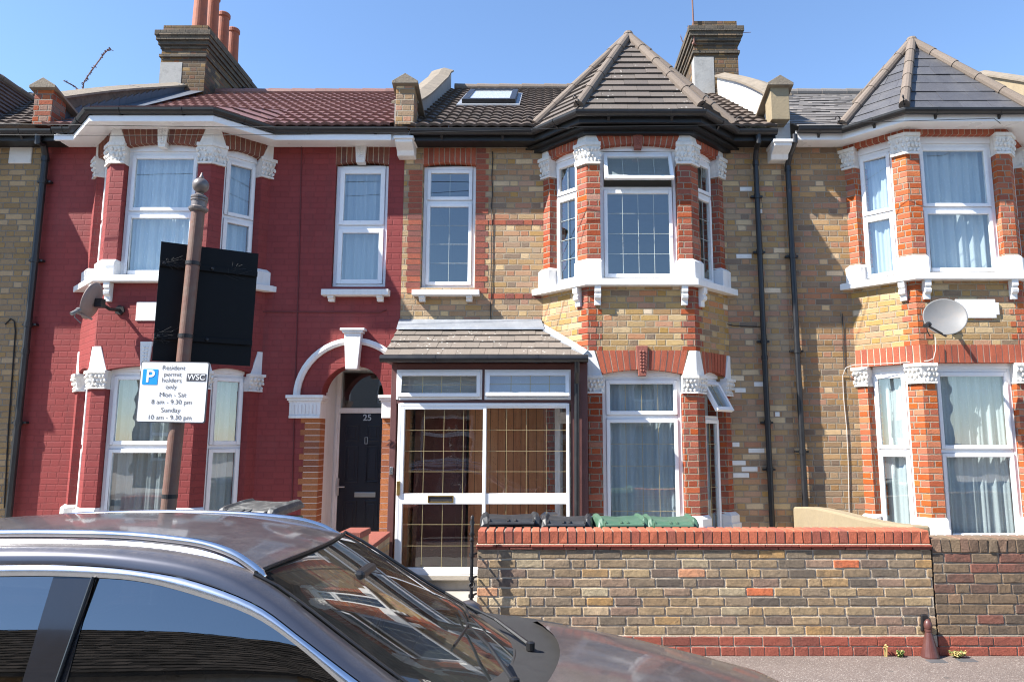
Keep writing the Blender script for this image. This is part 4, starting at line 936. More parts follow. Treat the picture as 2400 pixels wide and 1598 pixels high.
# inside of the porch
mb = MB(); mb.fbox(WALL, ML(1100, 1000) + .002, d1 + .02, .15, 2.5, .012, .03)
mb.fbox(WALL, XA + .03, ML(962, 1000) - .002, .15, 2.5, .012, .03); mb.box(xl + .051, xl + .065, YP + .09, YW - .04, .15, 2.5); mb.build('porch_panelling', 'pine_panel', porch)
mb = MB(); mb.box(xl, xr, YP + .02, YW, zt_ - .05, zt_ - .01); mb.build('porch_ceiling', 'white_paint', porch)
mb = MB(); mb.box(xl + .07, xr - .06, YP + .1, YW - .001, .0, .14); mb.build('porch_floor', 'terracotta', porch)
mb = MB(); a, b_ = ML(962, 1000), ML(1100, 1000); mb.fbox(WALL, a + .04, b_ - .04, .14, 2.28, -.13, -.09); mb.fbox(WALL, a + .16, b_ - .16, 1.2, 2.1, -.09, -.08); mb.fbox(WALL, a + .16, b_ - .16, .35, 1.0, -.09, -.08); mb.build('inner_door', 'timber_frame', porch, bevel=.004)
for s_ in (0,):
    mb = MB(); t0, t1 = PX(1306, 1000), PX(1330, 1000); mb.fbox(WALL, t0 - .02, t0 + .03, .15, 2.3, .03, .07); mb.fbox(WALL, t1 - .0, t1 + .04, .15, 2.3, .03, .07); mb.fbox(WALL, t0 + .03, t1, 2.2, 2.28, .03, .07); mb.build('side_window_frame', 'white_upvc', porch)
# porch roof
zt0, ze0 = Zv(768, YW), PZ(838); g0 = YP - .14; xL, xR = PX(905, 840), PX(1376, 840); hx = ML(1268, 755)
mb = MB(); A_, B_, C_, D_ = Vector((xL, g0, ze0)), Vector((xR, g0, ze0)), Vector((hx, YW - .01, zt0)), Vector((xL, YW - .01, zt0))
tiled(mb, (A_, B_, C_, D_), .165, .215, .024, .0); E_ = Vector((xR, YW - .3, ze0 + .01)); tiled(mb, (B_, E_, C_), .165, .215, .024, 0)
pr = mb.build('porch_roof', 'porch_tile', porch)
mb = MB(); mb.face([A_, D_, (xL, YW, ze0)]); mb.box(xL + .01, xR, g0 + .03, YW - .02, ze0 - .06, ze0 - .02); mb.build('porch_soffit', 'timber_frame', porch)
mb = MB(); mb.hexa([(xL, YW - .16, zt0 - .045), (hx + .04, YW - .16, zt0 - .045), (hx, YW - .004, zt0), (xL, YW - .004, zt0), (xL, YW - .15, zt0 - .02), (hx + .04, YW - .15, zt0 - .02), (hx, YW - .006, zt0 + .11), (xL, YW - .006, zt0 + .11)])
d = (B_ - C_).normalized(); sdv = Vector((1, .35, 0)).normalized() * .055; up_ = Vector((0, 0, .035))
mb.loft([C_ - sdv + up_ * .6, C_ + up_ * 2, C_ + sdv + up_ * .4, C_ + sdv - up_ * .3, C_ - sdv - up_ * .3], [B_ - sdv + up_ * .6, B_ + up_ * 2, B_ + sdv + up_ * .4, B_ + sdv - up_ * .3, B_ - sdv - up_ * .3]); mb.build('lead_flashing', 'lead_sheet', porch, smooth=False)
mb = MB(); mb.tube([(xL - .03, g0 - .03, ze0 - .03), (xR, g0 - .03, ze0 - .03)], .045, 12)
xg = PX(1351, 850)
mb.tube([(xg, g0 - .03, ze0 - .05), (xg, g0 - .0, ze0 - .18), (xg, YP - .05, ze0 - .3), (xg - .01, YP - .05, .05)], .030, 12)
for k in range(1, 4): x = xL + (xR - xL) * k / 4; mb.tube([(x - .02, g0 - .03, ze0 - .03), (x + .02, g0 - .03, ze0 - .03)], .05, 12)
mb.build('porch_gutter', 'black_plastic', porch)
downpipe(h27, 1789, 375, 1236, YW - .06, .034, (-.02, YW - .29, 5.53), clips=(460, 590, 800, 990, 1100), lean=.015)
# phone cable down the brickwork
mb = MB(); xc = ML(1153, 500); pts = [(xc + .005 * math.sin(i * 1.7), YW - .012, 5.42 - i * .12) for i in range(20)]; mb.tube(pts, .006, 5)
zz = pts[-1][2]; mb.tube([pts[-1], (xc - .2, YW - .012, zz - .12), (xc - .7, YW - .012, zz - .07), (xL + .3, YW - .012, zz - .08), (xL + .08, YW - .015, zz - .16), (xL + .02, YW - .02, zz - .45)], .007, 5)
mb.tube([P(1790, 766, YW - .012), P(1720, 763, YW - .012), P(1692, 757, YW - .012), P(1688, 740, YW - .012), P(1687, 725, YW - .012)], .006, 5); mb.build('cable', 'cable_black', h27)

# ---- number 25: red painted house
h25 = thing('terraced_house', 'dark red painted house with white window surrounds and round arched doorway', 'house', ((X23 + XA) / 2, YW, 0), 'terraced houses in the row')
cx25 = -4.725; b25 = Bay(cx25, .62)
w25 = (ML(781, 530), ML(907, 530), Zv(672, YW), Zv(386, YW)); za25 = Zv(338, YW)
ac, az = ML(826, 925), Zv(928, YW); ar = .39
def door25(mb):   # solid corners over the round head
    for sg in (-1, 1):
        pts = [(ac + sg * ar, az)] + [(ac + sg * ar * math.cos(i / 12 * math.pi / 2), az + ar * math.sin(i / 12 * math.pi / 2)) for i in range(1, 13)]
        for o in (0, -.24):
            for i in range(12): mb.face([WALL.pt(*pts[i], o), WALL.pt(*pts[i + 1], o), WALL.pt(ac + sg * ar, az + ar, o)] if i < 12 else [])
        for i in range(12): mb.face([WALL.pt(*pts[i], 0), WALL.pt(*pts[i + 1], 0), WALL.pt(*pts[i + 1], -.24), WALL.pt(*pts[i], -.24)])
shell(h25, X23 + .001, XA - .001, 'painted_red_brick', [(w25[0], w25[1], w25[2], za25), bo(b25), (ac - ar, ac + ar, .05, az + ar)], door=door25)
L25 = dict(arch1_top=294, arch1_spring=343, arch1_crown=334, cap1_top=337, cap1_bot=384, win1_top=350, base1_top=608, ledge_top=643, ledge_bot=659, cut1=494,
           arch2_top=811, arch2_spring=866, arch2_crown=856, cap2_top=868, cap2_bot=911, win2_top=870, base2_top=1190, cut2=1047)
bay_build(h25, cx25, .62, L25, 'painted_red_brick', 'painted_red_brick', 'arch_bricks_dull', True, None, ('white_paint', 'white_paint'), None, ('net_curtain', 'net_curtain'))
# the lower arches are painted over: a paint coat stands 5 mm proud of them
mb = MB()
for k in 'LFR':
    fr = b25.fr[k]; ln = b25.lf if k == 'F' else b25.ls; a, e = (.165, ln - .165) if k == 'F' else ((.13, ln - .165) if k == 'L' else (.165, ln - .13)); m, h = (a + e) / 2, (e - a) / 2 + .01
    zs, zc, zt = Zv(866, YF), Zv(856, YF), Zv(811, YF); n = 14
    bot = [(m + h * (-1 + 2 * i / n), zs + (zc - zs) * (1 - (-1 + 2 * i / n) ** 2) - .004) for i in range(n + 1)]
    for i in range(n): mb.fprism(fr, [bot[i], bot[i + 1], (m + h * 1.13 * (-1 + 2 * (i + 1) / n), zt), (m + h * 1.13 * (-1 + 2 * i / n), zt)], -.15, .0095)
mb.build('painted_arch', 'painted_red_brick', h25)
mb = MB(); mb.fbox(b25.fr['F'], b25.lf / 2 - .16, b25.lf / 2 + .30, Zv(752, YF), Zv(708, YF), -.01, .012); mb.build('wall_plaque', 'white_paint', h25, bevel=.004)
arch(h25, WALL, w25[0] - .0, w25[1] + .0, Zv(386, YW), Zv(378, YW), za25 - .002, 10, -.12, .006, 1.0, 'arch_bricks_dull')
keystone(h25, WALL, ML(847, 360), Zv(384, YW), Zv(336, YW), .055, .075, .05)
window(h25, WALL, w25[0] + .004, w25[1] - .004, w25[2], w25[3], [Zv(529, YW)], rec=-.06, sw=.06, curtain='net_curtain')
sill(h25, WALL, Xu(752, 682, 8.98), Xu(910, 682, 8.98), Zv(691, 8.98), Zv(675, 8.98), .12, (Xu(774, 690, 9.0), Xu(889, 690, 9.0)))
# arched doorway
mb = MB(); n = 24; ro, ri = .735, .655
sec = lambda a: [WALL.pt(ac + math.cos(a) * r_, az + math.sin(a) * r_, o) for r_, o in ((ri, -.01), (ri, .03), (ri + .03, .05), (ro, .035), (ro, -.01))]
mb.rings([sec(math.pi * i / n) for i in range(n + 1)]); mb.build('arch_moulding', 'white_paint', h25)
keystone(h25, WALL, ac, az + ar - .06, Zv(776, YW), .075, .11, .10, carved=False)
mb = MB(); z1 = Zv(772, YW); mb.fbox(WALL, ac - .155, ac + .155, z1 - .03, z1, -.02, .13); mb.fbox(WALL, ac - .13, ac + .13, z1 - .06, z1 - .031, -.02, .115); mb.build('keystone_cap', 'white_paint', h25, bevel=.006)
for sg in (-1, 1):
    t0, t1 = (ac - ar - .40, ac - ar + .03) if sg < 0 else (ac + ar - .03, XA + .0)
    z0, z1 = Zv(980, YW), Zv(926, YW); hh = z1 - z0; mb = MB()
    mb.fbox(WALL, t0 + .02, t1 - .02, z0 + hh * .12, z0 + hh * .68, -.2, .045)
    for q0, q1, e in ((0, .12, .012), (.68, .76, .0), (.76, .86, -.015), (.86, 1, -.03)): mb.fbox(WALL, t0 + .01 + e, t1 - .01 - e, z0 + hh * q0, z0 + hh * q1 - .001, -.2, .05 + (.01 if q0 == 0 else -e * 1.2))
    for k in range(7):
        t = t0 + .08 + (t1 - t0 - .16) * k / 6
        if t1 - t0 > .3: mb.fbox(WALL, t - .008, t + .008, z0 + hh * .2, z0 + hh * .58, .04, .054)
    mb.build('impost', 'white_paint', h25, bevel=.004)
mb = MB(); mbr = MB(); r = 0
while r * .075 < Zv(985, YW):
    wd = .24 if r % 2 else .19; mb.fbox(WALL, ac - ar - wd, ac - ar - .001, r * .075 + .004, r * .075 + .071, -.02, .004); mb.fbox(WALL, ac - ar - .003, ac - ar + .004, r * .075 + .004, r * .075 + .071, -.2, .0035)
    mbr.fbox(WALL, ac + ar + .001, ac + ar + .15, r * .075 + .004, r * .075 + .071, -.02, .004); mbr.fbox(WALL, ac + ar - .004, ac + ar + .003, r * .075 + .004, r * .075 + .071, -.2, .0035); r += 1
for q_ in (mb, mbr): q_.cur = 1
mb.fbox(WALL, ac - ar - .185, ac - ar - .002, .0, Zv(985, YW), -.02, .0015); mb.fbox(WALL, ac - ar - .003, ac - ar + .002, 0, Zv(985, YW), -.2, .001); mbr.fbox(WALL, ac + ar + .002, ac + ar + .14, .0, Zv(985, YW), -.02, .0015)
mb.build('door_quoin', ['door_bricks', 'white_render'], h25); mbr.build('door_quoin', ['door_bricks', 'white_render'], h25)
dY = -.26   # the door stands back in a white porch reveal
mb = MB(); mb.box(ac - ar - .06, ac - ar + .005, YW + .2, YW + .9, .05, az + ar); mb.box(ac + ar - .005, ac + ar + .06, YW + .2, YW + .9, .05, az + ar); mb.box(ac - ar - .06, ac + ar + .06, YW + .241, YW + .9, az + ar, az + ar + .05); mb.build('doorway_reveal', 'white_paint', h25)
DR = Fr((0, YW + .62), (1, 0), (0, -1)); DX = lambda u, v: Xu(u, v, YW + .62); DZ = lambda v: Zv(v, YW + .62)
dx0, dx1 = DX(797, 1000), DX(905, 1000); zt0_, zt1_ = DZ(968), DZ(956)
mb = MB(); mb.fbox(DR, dx0 - .09, dx0, .05, az + ar, -.06, .02); mb.fbox(DR, dx1, ac + ar, .05, az + ar, -.06, .02); mb.fbox(DR, dx0, dx1, zt0_, zt1_, -.06, .02); mb.fbox(DR, dx0, dx1, DZ(866), az + ar, -.06, .02)
mb.fbox(DR, dx0 - .05, dx0 - .02, .05, az + ar, .02, .04); df = mb.build('door_frame', 'white_paint', h25, bevel=.005)
mb = MB(); mb.face([DR.pt(dx0, zt1_, -.02), DR.pt(dx1, zt1_, -.02), DR.pt(dx1, DZ(866), -.02), DR.pt(dx0, DZ(866), -.02)]); mb.build('fanlight', 'window_glass', df)
mb = MB(); mb.fbox(DR, dx0 + .003, dx1 - .003, .06, zt0_ - .003, -.05, .0)
pm = (dx0 + dx1) / 2
for za, zb in ((DZ(1034), DZ(995)), (DZ(1130), DZ(1043)), (.35, DZ(1172))):
    for a, b_ in ((dx0 + .08, pm - .05), (pm + .05, dx1 - .08)):
        ring(mb, DR, a, b_, za, zb, .018, -.002, .010); mb.fbox(DR, a + .045, b_ - .045, za + .045, zb - .045, -.002, .008)
dr = mb.build('front_door', 'navy_paint', h25, bevel=.004)
mb = MB(); a, b_ = DX(831, 1158), DX(880, 1158); mb.fbox(DR, a, b_, DZ(1164), DZ(1153), .0, .012); mb.build('letter_plate', 'steel', dr, bevel=.003)
mb = MB(); mb.fbox(DR, DX(790, 1140), DX(796, 1140), DZ(1160), DZ(1120), .02, .035); mb.tube([DR.pt(DX(793, 1140), DZ(1140), .03), DR.pt(DX(793, 1140), DZ(1140), .07), DR.pt(DX(811, 1140), DZ(1140), .07)], .010, 8); mb.build('door_handle', 'steel', dr, bevel=.003)
mb = MB(); ring(mb, DR, DX(855, 1032), DX(862, 1032), DZ(1040), DZ(1024), .007, .0, .012); mb.build('door_knocker', 'steel', dr)
lettering('25', .115, 'steel', dr, facing(DR.pt(DX(861, 979), DZ(979), .004)), 'house_number', bold=.002, ext=.003)
mb = MB(); mb.tube([P(707, 338, YW - .008), P(703, 520, YW - .008), P(697, 730, YW - .008), P(690, 950, YW - .008), P(684, 1185, YW - .008)], .006, 5); mb.tube([P(600, 731, YW - .008), P(697, 731, YW - .01), P(890, 733, YW - .008), P(906, 726, YW - .008)], .006, 5); mb.build('cable', 'painted_cable', h25)
eaves(h25, X23 + .28, XA + .10, b25, .26, 5.475, 5.60, 'white_upvc', 'white_upvc')
mb = MB(); n_pts = None
for k in range(1):
    pl = b25.plan(.262); xj = b25.hf + .414 * .262 + b25.dp
    pth = [(X23 + .28, YW - .262), (cx25 - xj, YW - .262), pl[1], pl[2], (cx25 + xj, YW - .262), (XA - .12, YW - .262)]
    pl2 = b25.plan(.30); xj2 = b25.hf + .414 * .30 + b25.dp; pt2 = [(X23 + .28, YW - .30), (cx25 - xj2, YW - .30), pl2[1], pl2[2], (cx25 + xj2, YW - .30), (XA - .12, YW - .30)]
    for i in range(5): mb.loft([(*pth[i], 5.455), (*pth[i + 1], 5.455), (*pt2[i + 1], 5.455), (*pt2[i], 5.455)], [(*pth[i], 5.53), (*pth[i + 1], 5.53), (*pt2[i + 1], 5.53), (*pt2[i], 5.53)])
mb.build('fascia_trim', 'white_upvc', h25, bevel=.004)
zr25 = Zv(222, RY)
mb = MB(); pantiles(mb, X23 + .15, XA - .13, 8.76, ZE + .02, RY, zr25, .15, .026, .295, .034); mb.build('roof', 'red_pantile', h25)
mb = MB(); back_roof(mb, X23, XA, zr25); mb.build('rear_roof', 'red_pantile', h25)
mb = MB(); hip(mb, (X23 + .2, RY, zr25 + .02), (XA - .2, RY, zr25 + .02), .09, .45); mb.build('ridge', 'red_pantile', h25)
pl = b25.plan(.29); xj = b25.hf + .414 * .29 + b25.dp; k25 = (zr25 - ZE - .02) / (RY - 8.76); zq = lambda y: ZE + .02 + (y - 8.76) * k25
mb = MB(); yb = 10.0; J0, J1 = Vector((cx25 - xj, YW - .29, ZE + .03)), Vector((cx25 + xj, YW - .29, ZE + .03)); B, C = Vector((*pl[1], ZE + .03)), Vector((*pl[2], ZE + .03)); M0, M1 = Vector((cx25 - xj + .3, yb, zq(yb) + .03)), Vector((cx25 + xj - .3, yb, zq(yb) + .03))
for q in ((B, C, M1, M0), (J0, B, M0), (C, J1, M1)): tiled(mb, q, .3, .29, .025, .02)
mb.build('bay_roof', 'red_pantile', h25)
# lead stepping along the left party wall
mb = MB()
for i in range(20):
    y = 8.95 + i * .165; z = roofz(y); x = X23 + .152
    mb.loft([(x, y, z + .0), (x, y + .17, z + .1), (x, y + .17, z + .32), (x, y, z + .17)], [(x + .012, y, z + .0), (x + .012, y + .17, z + .1), (x + .012, y + .17, z + .32), (x + .012, y, z + .17)])
mb.hexa([(X23 + .16, 8.8, roofz(8.8) + .05), (X23 + .5, 8.8, roofz(8.8) + .055), (X23 + .5, 12.3, roofz(12.3) + .055), (X23 + .16, 12.3, roofz(12.3) + .05), (X23 + .16, 8.8, roofz(8.8) + .075), (X23 + .5, 8.8, roofz(8.8) + .062), (X23 + .5, 12.3, roofz(12.3) + .062), (X23 + .16, 12.3, roofz(12.3) + .075)])
mb.build('step_flashing', 'dark_lead', h25)
parapet(h25, X23, .30, 9.05, 12.2, lambda Y: .36 - .065 * (Y - 9.05) + .02 * math.sin((Y - 9) * 1.4), 'sooty_render')
zk0, zk1 = Zv(296, 8.85), Zv(214, 8.85); xk = Xu(107, 250, 8.85); kneeler(h25, xk, .24, zk0, zk1, 8.80, 9.06, 'sooty_red_brick')
xk = Xu(951, 250, 8.85); kneeler(h25, xk, .235, Zv(296, 8.85), Zv(204, 8.85), 8.80, 9.04, 'brown_stock_brick')
parapet(h25, XA, .26, 9.0, 12.5, lambda Y: .30 - .03 * math.sin((Y - 9) * 1.6) + (.06 if Y > 11.9 else 0), 'grey_render')
corbel(h25, Xu(951, 345, 8.95), .225, Zv(368, 9.0), Zv(319, 8.8), 8.80)
cf = 12.1; c0, c1 = Xu(375, 170, cf), Xu(480, 170, cf)
ch25 = chimney(h25, c0, c1, cf, cf + 2.0, 7.0, Zv(60, cf), 'chimney_brick')
mb = MB(); mb.box(c0 - .004, Xu(426, 170, cf), cf - .006, cf + .3, 7.6, Zv(147, cf)); mb.build('render_patch', 'grey_render', ch25)
for i, (u, vt) in enumerate(((477, -30), (495, 0), (521, 22), (537, 47))):
    y = cf + .28 + i * .46; x = c1 - .30; zt = Zv(vt, y) if i else Zv(58, cf) + 1.2; z0 = Zv(60, cf) - .02
    zt = z0 + (1.15, 1.08, 1.0, .95)[i]; r_ = .125
    mb = MB(); mb.lathe([(r_ * 1.12, 0), (r_ * 1.12, .06), (r_, .08), (r_ * .86, zt - z0 - .1), (r_ * 1.0, zt - z0 - .08), (r_ * 1.0, zt - z0 - .02), (r_ * .9, zt - z0), (r_ * .7, zt - z0), (r_ * .7, zt - z0 - .3)], (x, y, z0), 20); mb.build('chimney_pot', 'terracotta', ch25, smooth=False)

# ---- number 29
x29e = XB + 4.93
h29 = thing('terraced_house', 'brown stock brick house with slate pointed bay roof and white net curtains', 'house', ((XB + x29e) / 2, YW, 0), 'terraced houses in the row')
cx29 = 5.11; b29 = Bay(cx29, .64)
shell(h29, XB + .001, x29e, 'brown_stock_brick', [bo(b29), (x29e - 1.2, x29e - .5, Zv(672, YW), Zv(386, YW)), (x29e - 1.3, x29e - .45, .05, 2.2)])
window(h29, WALL, x29e - 1.196, x29e - .504, Zv(672, YW), Zv(386, YW), [Zv(500, YW)], rec=-.08)
mb = MB(); mb.fbox(WALL, x29e - 1.3, x29e - .45, .05, 2.2, -.2, -.12); mb.build('front_door', 'timber_frame', h29)
L29 = dict(arch1_top=300, arch1_spring=315, arch1_crown=315, cap1_top=314, cap1_bot=362, win1_top=331, base1_top=598, ledge_top=637, ledge_bot=654, cut1=484,
           arch2_top=808, arch2_spring=850, arch2_crown=850, cap2_top=851, cap2_bot=898, win2_top=862, base2_top=1213, cut2=1057)
bay_build(h29, cx29, .64, L29, 'red_brick_weathered', 'stock_brick', 'arch_bricks', False, 'red_brick_weathered', None, None, ('net_curtain', 'net_curtain'), soldier=True)
mb = MB(); f29 = b29.fr['F']; t0, t1, z0, z1 = .46, .98, Zv(746, YF), Zv(702, YF); c_ = .04
mb.fprism(f29, [(t0, z0), (t1 - c_, z0), (t1 - c_, z0 + c_), (t1, z0 + c_), (t1, z1 - c_), (t1 - c_, z1 - c_), (t1 - c_, z1), (t0, z1)], -.01, .02); mb.build('wall_plaque', 'white_paint', h29, bevel=.004)
eaves(h29, XB + .13, x29e, b29, .26, 5.475, 5.60, 'white_upvc', 'white_upvc')
zr29 = Zv(221, RY)
mb = MB(); tiled(mb, [(XB + .14, 8.78, ZE + .03), (x29e, 8.78, ZE + .03), (x29e, RY, zr29), (XB + .14, RY, zr29)], .28, .2, .012, 0, jit=.006); mb.build('roof', 'old_slate', h29)
mb = MB(); back_roof(mb, XB, x29e, zr29); mb.build('rear_roof', 'old_slate', h29)
mb = MB(); hip(mb, (XB + .2, RY, zr29 + .02), (x29e - .2, RY, zr29 + .02), .08, .45); mb.build('ridge', 'old_slate', h29)
bay_roof(h29, b29, (cx29, 9.40, Zv(102, 9.40)), ZE + .02, .28, 'slate', .36, .235, .010)
parapet(h29, XB, .26, 9.05, 11.7, lambda Y: .40 + .04 * math.sin((Y - 9) * 1.5), 'white_render')
parapet(h29, x29e, .26, 9.05, 12.4, lambda Y: .34, 'ochre_render')
xk = Xu(1826, 250, 8.85); kneeler(h29, xk, .235, Zv(284, 8.85), Zv(208, 8.85), 8.80, 9.04, 'ochre_render')
corbel(h29, Xu(1827, 350, 8.95), .225, Zv(377, 9.0), Zv(327, 8.8), 8.80)
cf = 11.85; c0, c1 = Xu(1627, 140, cf), Xu(1730, 140, cf); ch29 = chimney(h29, c0, c1, cf, cf + 1.5, 6.6, Zv(50, cf), 'chimney_brick')
mb = MB(); mb.box(c0 - .004, Xu(1673, 150, cf), cf - .006, cf + .2, 7.2, Zv(134, cf)); mb.build('render_patch', 'grey_render', ch29)
mb = MB(); mb.lathe([(.13, 0), (.13, .07), (.10, .07), (.10, 0)], (c0 + .25, cf + .3, Zv(50, cf)), 16); mb.build('chimney_pot', 'terracotta', ch29)
downpipe(h29, 1866, 388, 1190, YW - .07, .036, (.03, YW - .29, 5.53), mat='black_plastic', clips=(600, 822, 1058), lean=.012)
mb = MB(); dX = lambda u, v, Y=YF - .015: P(u, v, Y)
mb.tube([P(2192, 790, 8.50), P(2193, 820, 8.50), P(2188, 840, 8.52), P(2176, 845, 8.53), P(2110, 850, 8.70), P(2000, 855, 9.0)], .0055, 5)
mb.tube([P(2000, 855, 9.0), P(1982, 862, 9.05), P(1975, 880, YW - .012), P(1977, 930, YW - .012), P(1984, 1000, YW - .012), P(1988, 1080, YW - .012), P(1991, 1240, YW - .012)], .0055, 5); mb.build('cable', 'cable_white', h29)
mb = MB(); mb.tube([P(1974, 735, YW - .012), P(1976, 800, YW - .012), P(1978, 865, YW - .012)], .006, 5); mb.build('black_cable', 'cable_black', h29)

# ---- number 23, only its edge is in view
h23 = thing('terraced_house', 'buff brick house at the left edge behind a black drainpipe', 'house', (X23 - 2.4, YW, 0), 'terraced houses in the row')
x23 = X23 - 4.9; cx23 = X23 - 1.9; b23 = Bay(cx23, .64)
shell(h23, x23, X23 - .001, 'buff_brick', [bo(b23)])
L23 = dict(L25); bay_build(h23, cx23, .64, L23, 'red_brick', 'buff_brick', 'arch_bricks', False, None, None, None, ('net_curtain', 'net_curtain'))
eaves(h23, x23, X23 + .26, b23, .24, 5.47, 5.585, 'black_timber', 'black_timber')
mb = MB(); pantiles(mb, x23, X23 - .13, 8.78, ZE + .02, RY, zr25, .15, .024); mb.build('roof', 'dark_pantile', h23)
mb = MB(); back_roof(mb, x23, X23, zr25); mb.build('rear_roof', 'dark_pantile', h23)
bay_roof(h23, b23, (cx23, 9.4, 7.2), ZE + .02, .27, 'brown_tile', .30, .16, .03, hipmat='hip_tile')
downpipe(h23, 64, 365, 1215, YW - .07, .04, (.03, YW - .28, 5.53), clips=(425, 610, 760, 990), lean=-.01)
mb = MB(); mb.tube([P(12, 760, YW - .012), P(25, 747, YW - .012), P(33, 752, YW - .012), P(36, 775, YW - .012), P(27, 900, YW - .012), P(20, 1000, YW - .012), P(10, 1190, YW - .012)], .008, 5); mb.build('cable', 'cable_black', h23)
mb = MB(); mb.fbox(WALL, ML(23, 365), ML(76, 365), Zv(384, YW), Zv(346, YW), -.01, .02); mb.build('white_stone', 'white_render', h23, bevel=.01)

# ---- the terrace across the street (seen in the glass and the paint)
for i in range(6):
    x0 = -15 + i * 5.0; YO = -9.4; FO = Fr((0, YO), (1, 0), (0, 1))
    ho = thing('terraced_house', ('rendered' if i % 2 else 'plain brick') + ' terraced house across the street behind the viewpoint' , 'house', (x0 + 2.5, YO, 0), 'terraced houses across the street')
    mb = MB(); hs = [(x0 + .6, x0 + 2.4, 1.0, 2.6), (x0 + .6, x0 + 2.4, 3.2, 4.5), (x0 + 3.3, x0 + 4.2, .1, 2.2), (x0 + 3.3, x0 + 4.2, 3.2, 4.5)]
    wall_sheet(mb, FO, x0, x0 + 5, -.05, 5.1, hs); mb.box(x0, x0 + 5, YO - 7, YO - 6.8, 0, 5.0); mb.box(x0, x0 + .1, YO - 6.8, YO - .25, 0, 5.0); mb.build('wall', 'buff_brick' if i % 2 == 0 else 'grey_render', ho)
    for a, b_, c, d in (hs[0], hs[1], hs[3]): window(ho, FO, a + .003, b_ - .003, c, d, [c + (d - c) * .6], curtain=None)
    mb = MB(); mb.fbox(FO, x0 + 3.3, x0 + 4.2, .1, 2.2, -.2, -.1); mb.build('front_door', 'navy_paint', ho)
    mb = MB(); mb.hexa([(x0, YO + .3, 4.95), (x0 + 5, YO + .3, 4.95), (x0 + 5, YO - 3.5, 7.9), (x0, YO - 3.5, 7.9), (x0, YO + .3, 5.05), (x0 + 5, YO + .3, 5.05), (x0 + 5, YO - 3.5, 8.0), (x0, YO - 3.5, 8.0)])
    mb.hexa([(x0, YO - 3.5, 7.9), (x0 + 5, YO - 3.5, 7.9), (x0 + 5, YO - 7.2, 4.95), (x0, YO - 7.2, 4.95), (x0, YO - 3.5, 8.0), (x0 + 5, YO - 3.5, 8.0), (x0 + 5, YO - 7.2, 5.05), (x0, YO - 7.2, 5.05)]); tiled(mb, [(x0 + 5, YO + .3, 5.06), (x0, YO + .3, 5.06), (x0, YO - 3.5, 8.01), (x0 + 5, YO - 3.5, 8.01)], .33, .30, .03, 0, jit=.008); mb.build('roof', 'sooty_tile', ho)

# ------------------------------------------------------------------ front walls
def brick_wall(mb, x0, x1, z0, z1, Y, th, c=.075, bl=.222, jit=.0018, both=True, seed=1, header_rows=(), gap=.013):
    """separate, slightly irregular bricks standing proud of a mortar core"""
    rnd = random.Random(seed); r = 0; z = z0
    mb.cur = 1; mb.box(x0 + .004, x1 - .004, Y + .006, Y + th - .006, z0, z1); mb.cur = 0
    while z + c * .6 < z1:
        x = x0 - (rnd.uniform(.03, .06) if r % 2 == 0 else bl / 2 + rnd.uniform(0, .03))
        while x < x1:
            ln = bl / 2 + .003 if (r in header_rows or rnd.random() < .13) else bl
            a, b = max(x + gap / 2 + rnd.uniform(-.003, .003), x0), min(x + ln - gap / 2 + rnd.uniform(-.003, .003), x1)
            if b - a > .03:
                y0 = Y + rnd.uniform(-jit, jit); zz0, zz1 = z + gap / 2 + rnd.uniform(-.002, .002), z + c - gap / 2 + rnd.uniform(-.002, .002); ch = .0028
                xs = [0, .004] + [.004 + (b - a - .008) * i / 4 for i in range(1, 4)] + [b - a - .004, b - a]; hz = zz1 - zz0; zs_ = [0, .004, hz * .5, hz - .004, hz]; nx = len(xs) - 1; nz = 4; g = []
                for j in range(nz + 1):
                    row = []
                    for i in range(nx + 1):
                        e = i in (0, nx) or j in (0, nz); co = i in (0, nx) and j in (0, nz)
                        row.append((a + xs[i] + (rnd.uniform(-.002, .002) if i in (0, nx) else 0) + (rnd.uniform(-.0008, .0008) if not e else (.004 if i == 0 and co else (-.004 if i == nx and co else 0))), y0 + (ch if e else 0) + (ch * .6 if co else 0) + rnd.uniform(-.0006, .0006), zz0 + zs_[j] + rnd.uniform(-.0022, .0022)))
                    g.append(row)
                i0 = len(mb.v)
                for row in g: mb.v += [Vector(p) for p in row]
                W = nx + 1
                for j in range(nz):
                    for i in range(nx): mb.f.append([i0 + j * W + i, i0 + j * W + i + 1, i0 + (j + 1) * W + i + 1, i0 + (j + 1) * W + i]); mb.mi.append(0)
                per = [i0 + i for i in range(W)] + [i0 + j * W + nx for j in range(1, nz + 1)] + [i0 + nz * W + i for i in range(nx - 1, -1, -1)] + [i0 + j * W for j in range(nz - 1, 0, -1)]
                k0 = len(mb.v); mb.v += [Vector((mb.v[p].x, Y + .05, mb.v[p].z)) for p in per]; m = len(per)
                for i in range(m): mb.f.append([per[i], per[(i + 1) % m], k0 + (i + 1) % m, k0 + i]); mb.mi.append(0)
                if both:
                    yb = Y + th + rnd.uniform(-.002, .002); mb.hexa([(a, Y + th - .05, zz0), (b, Y + th - .05, zz0), (b, yb, zz0), (a, yb, zz0), (a, Y + th - .05, zz1), (b, Y + th - .05, zz1), (b, yb, zz1), (a, yb, zz1)])
            x += ln
        z += c; r += 1
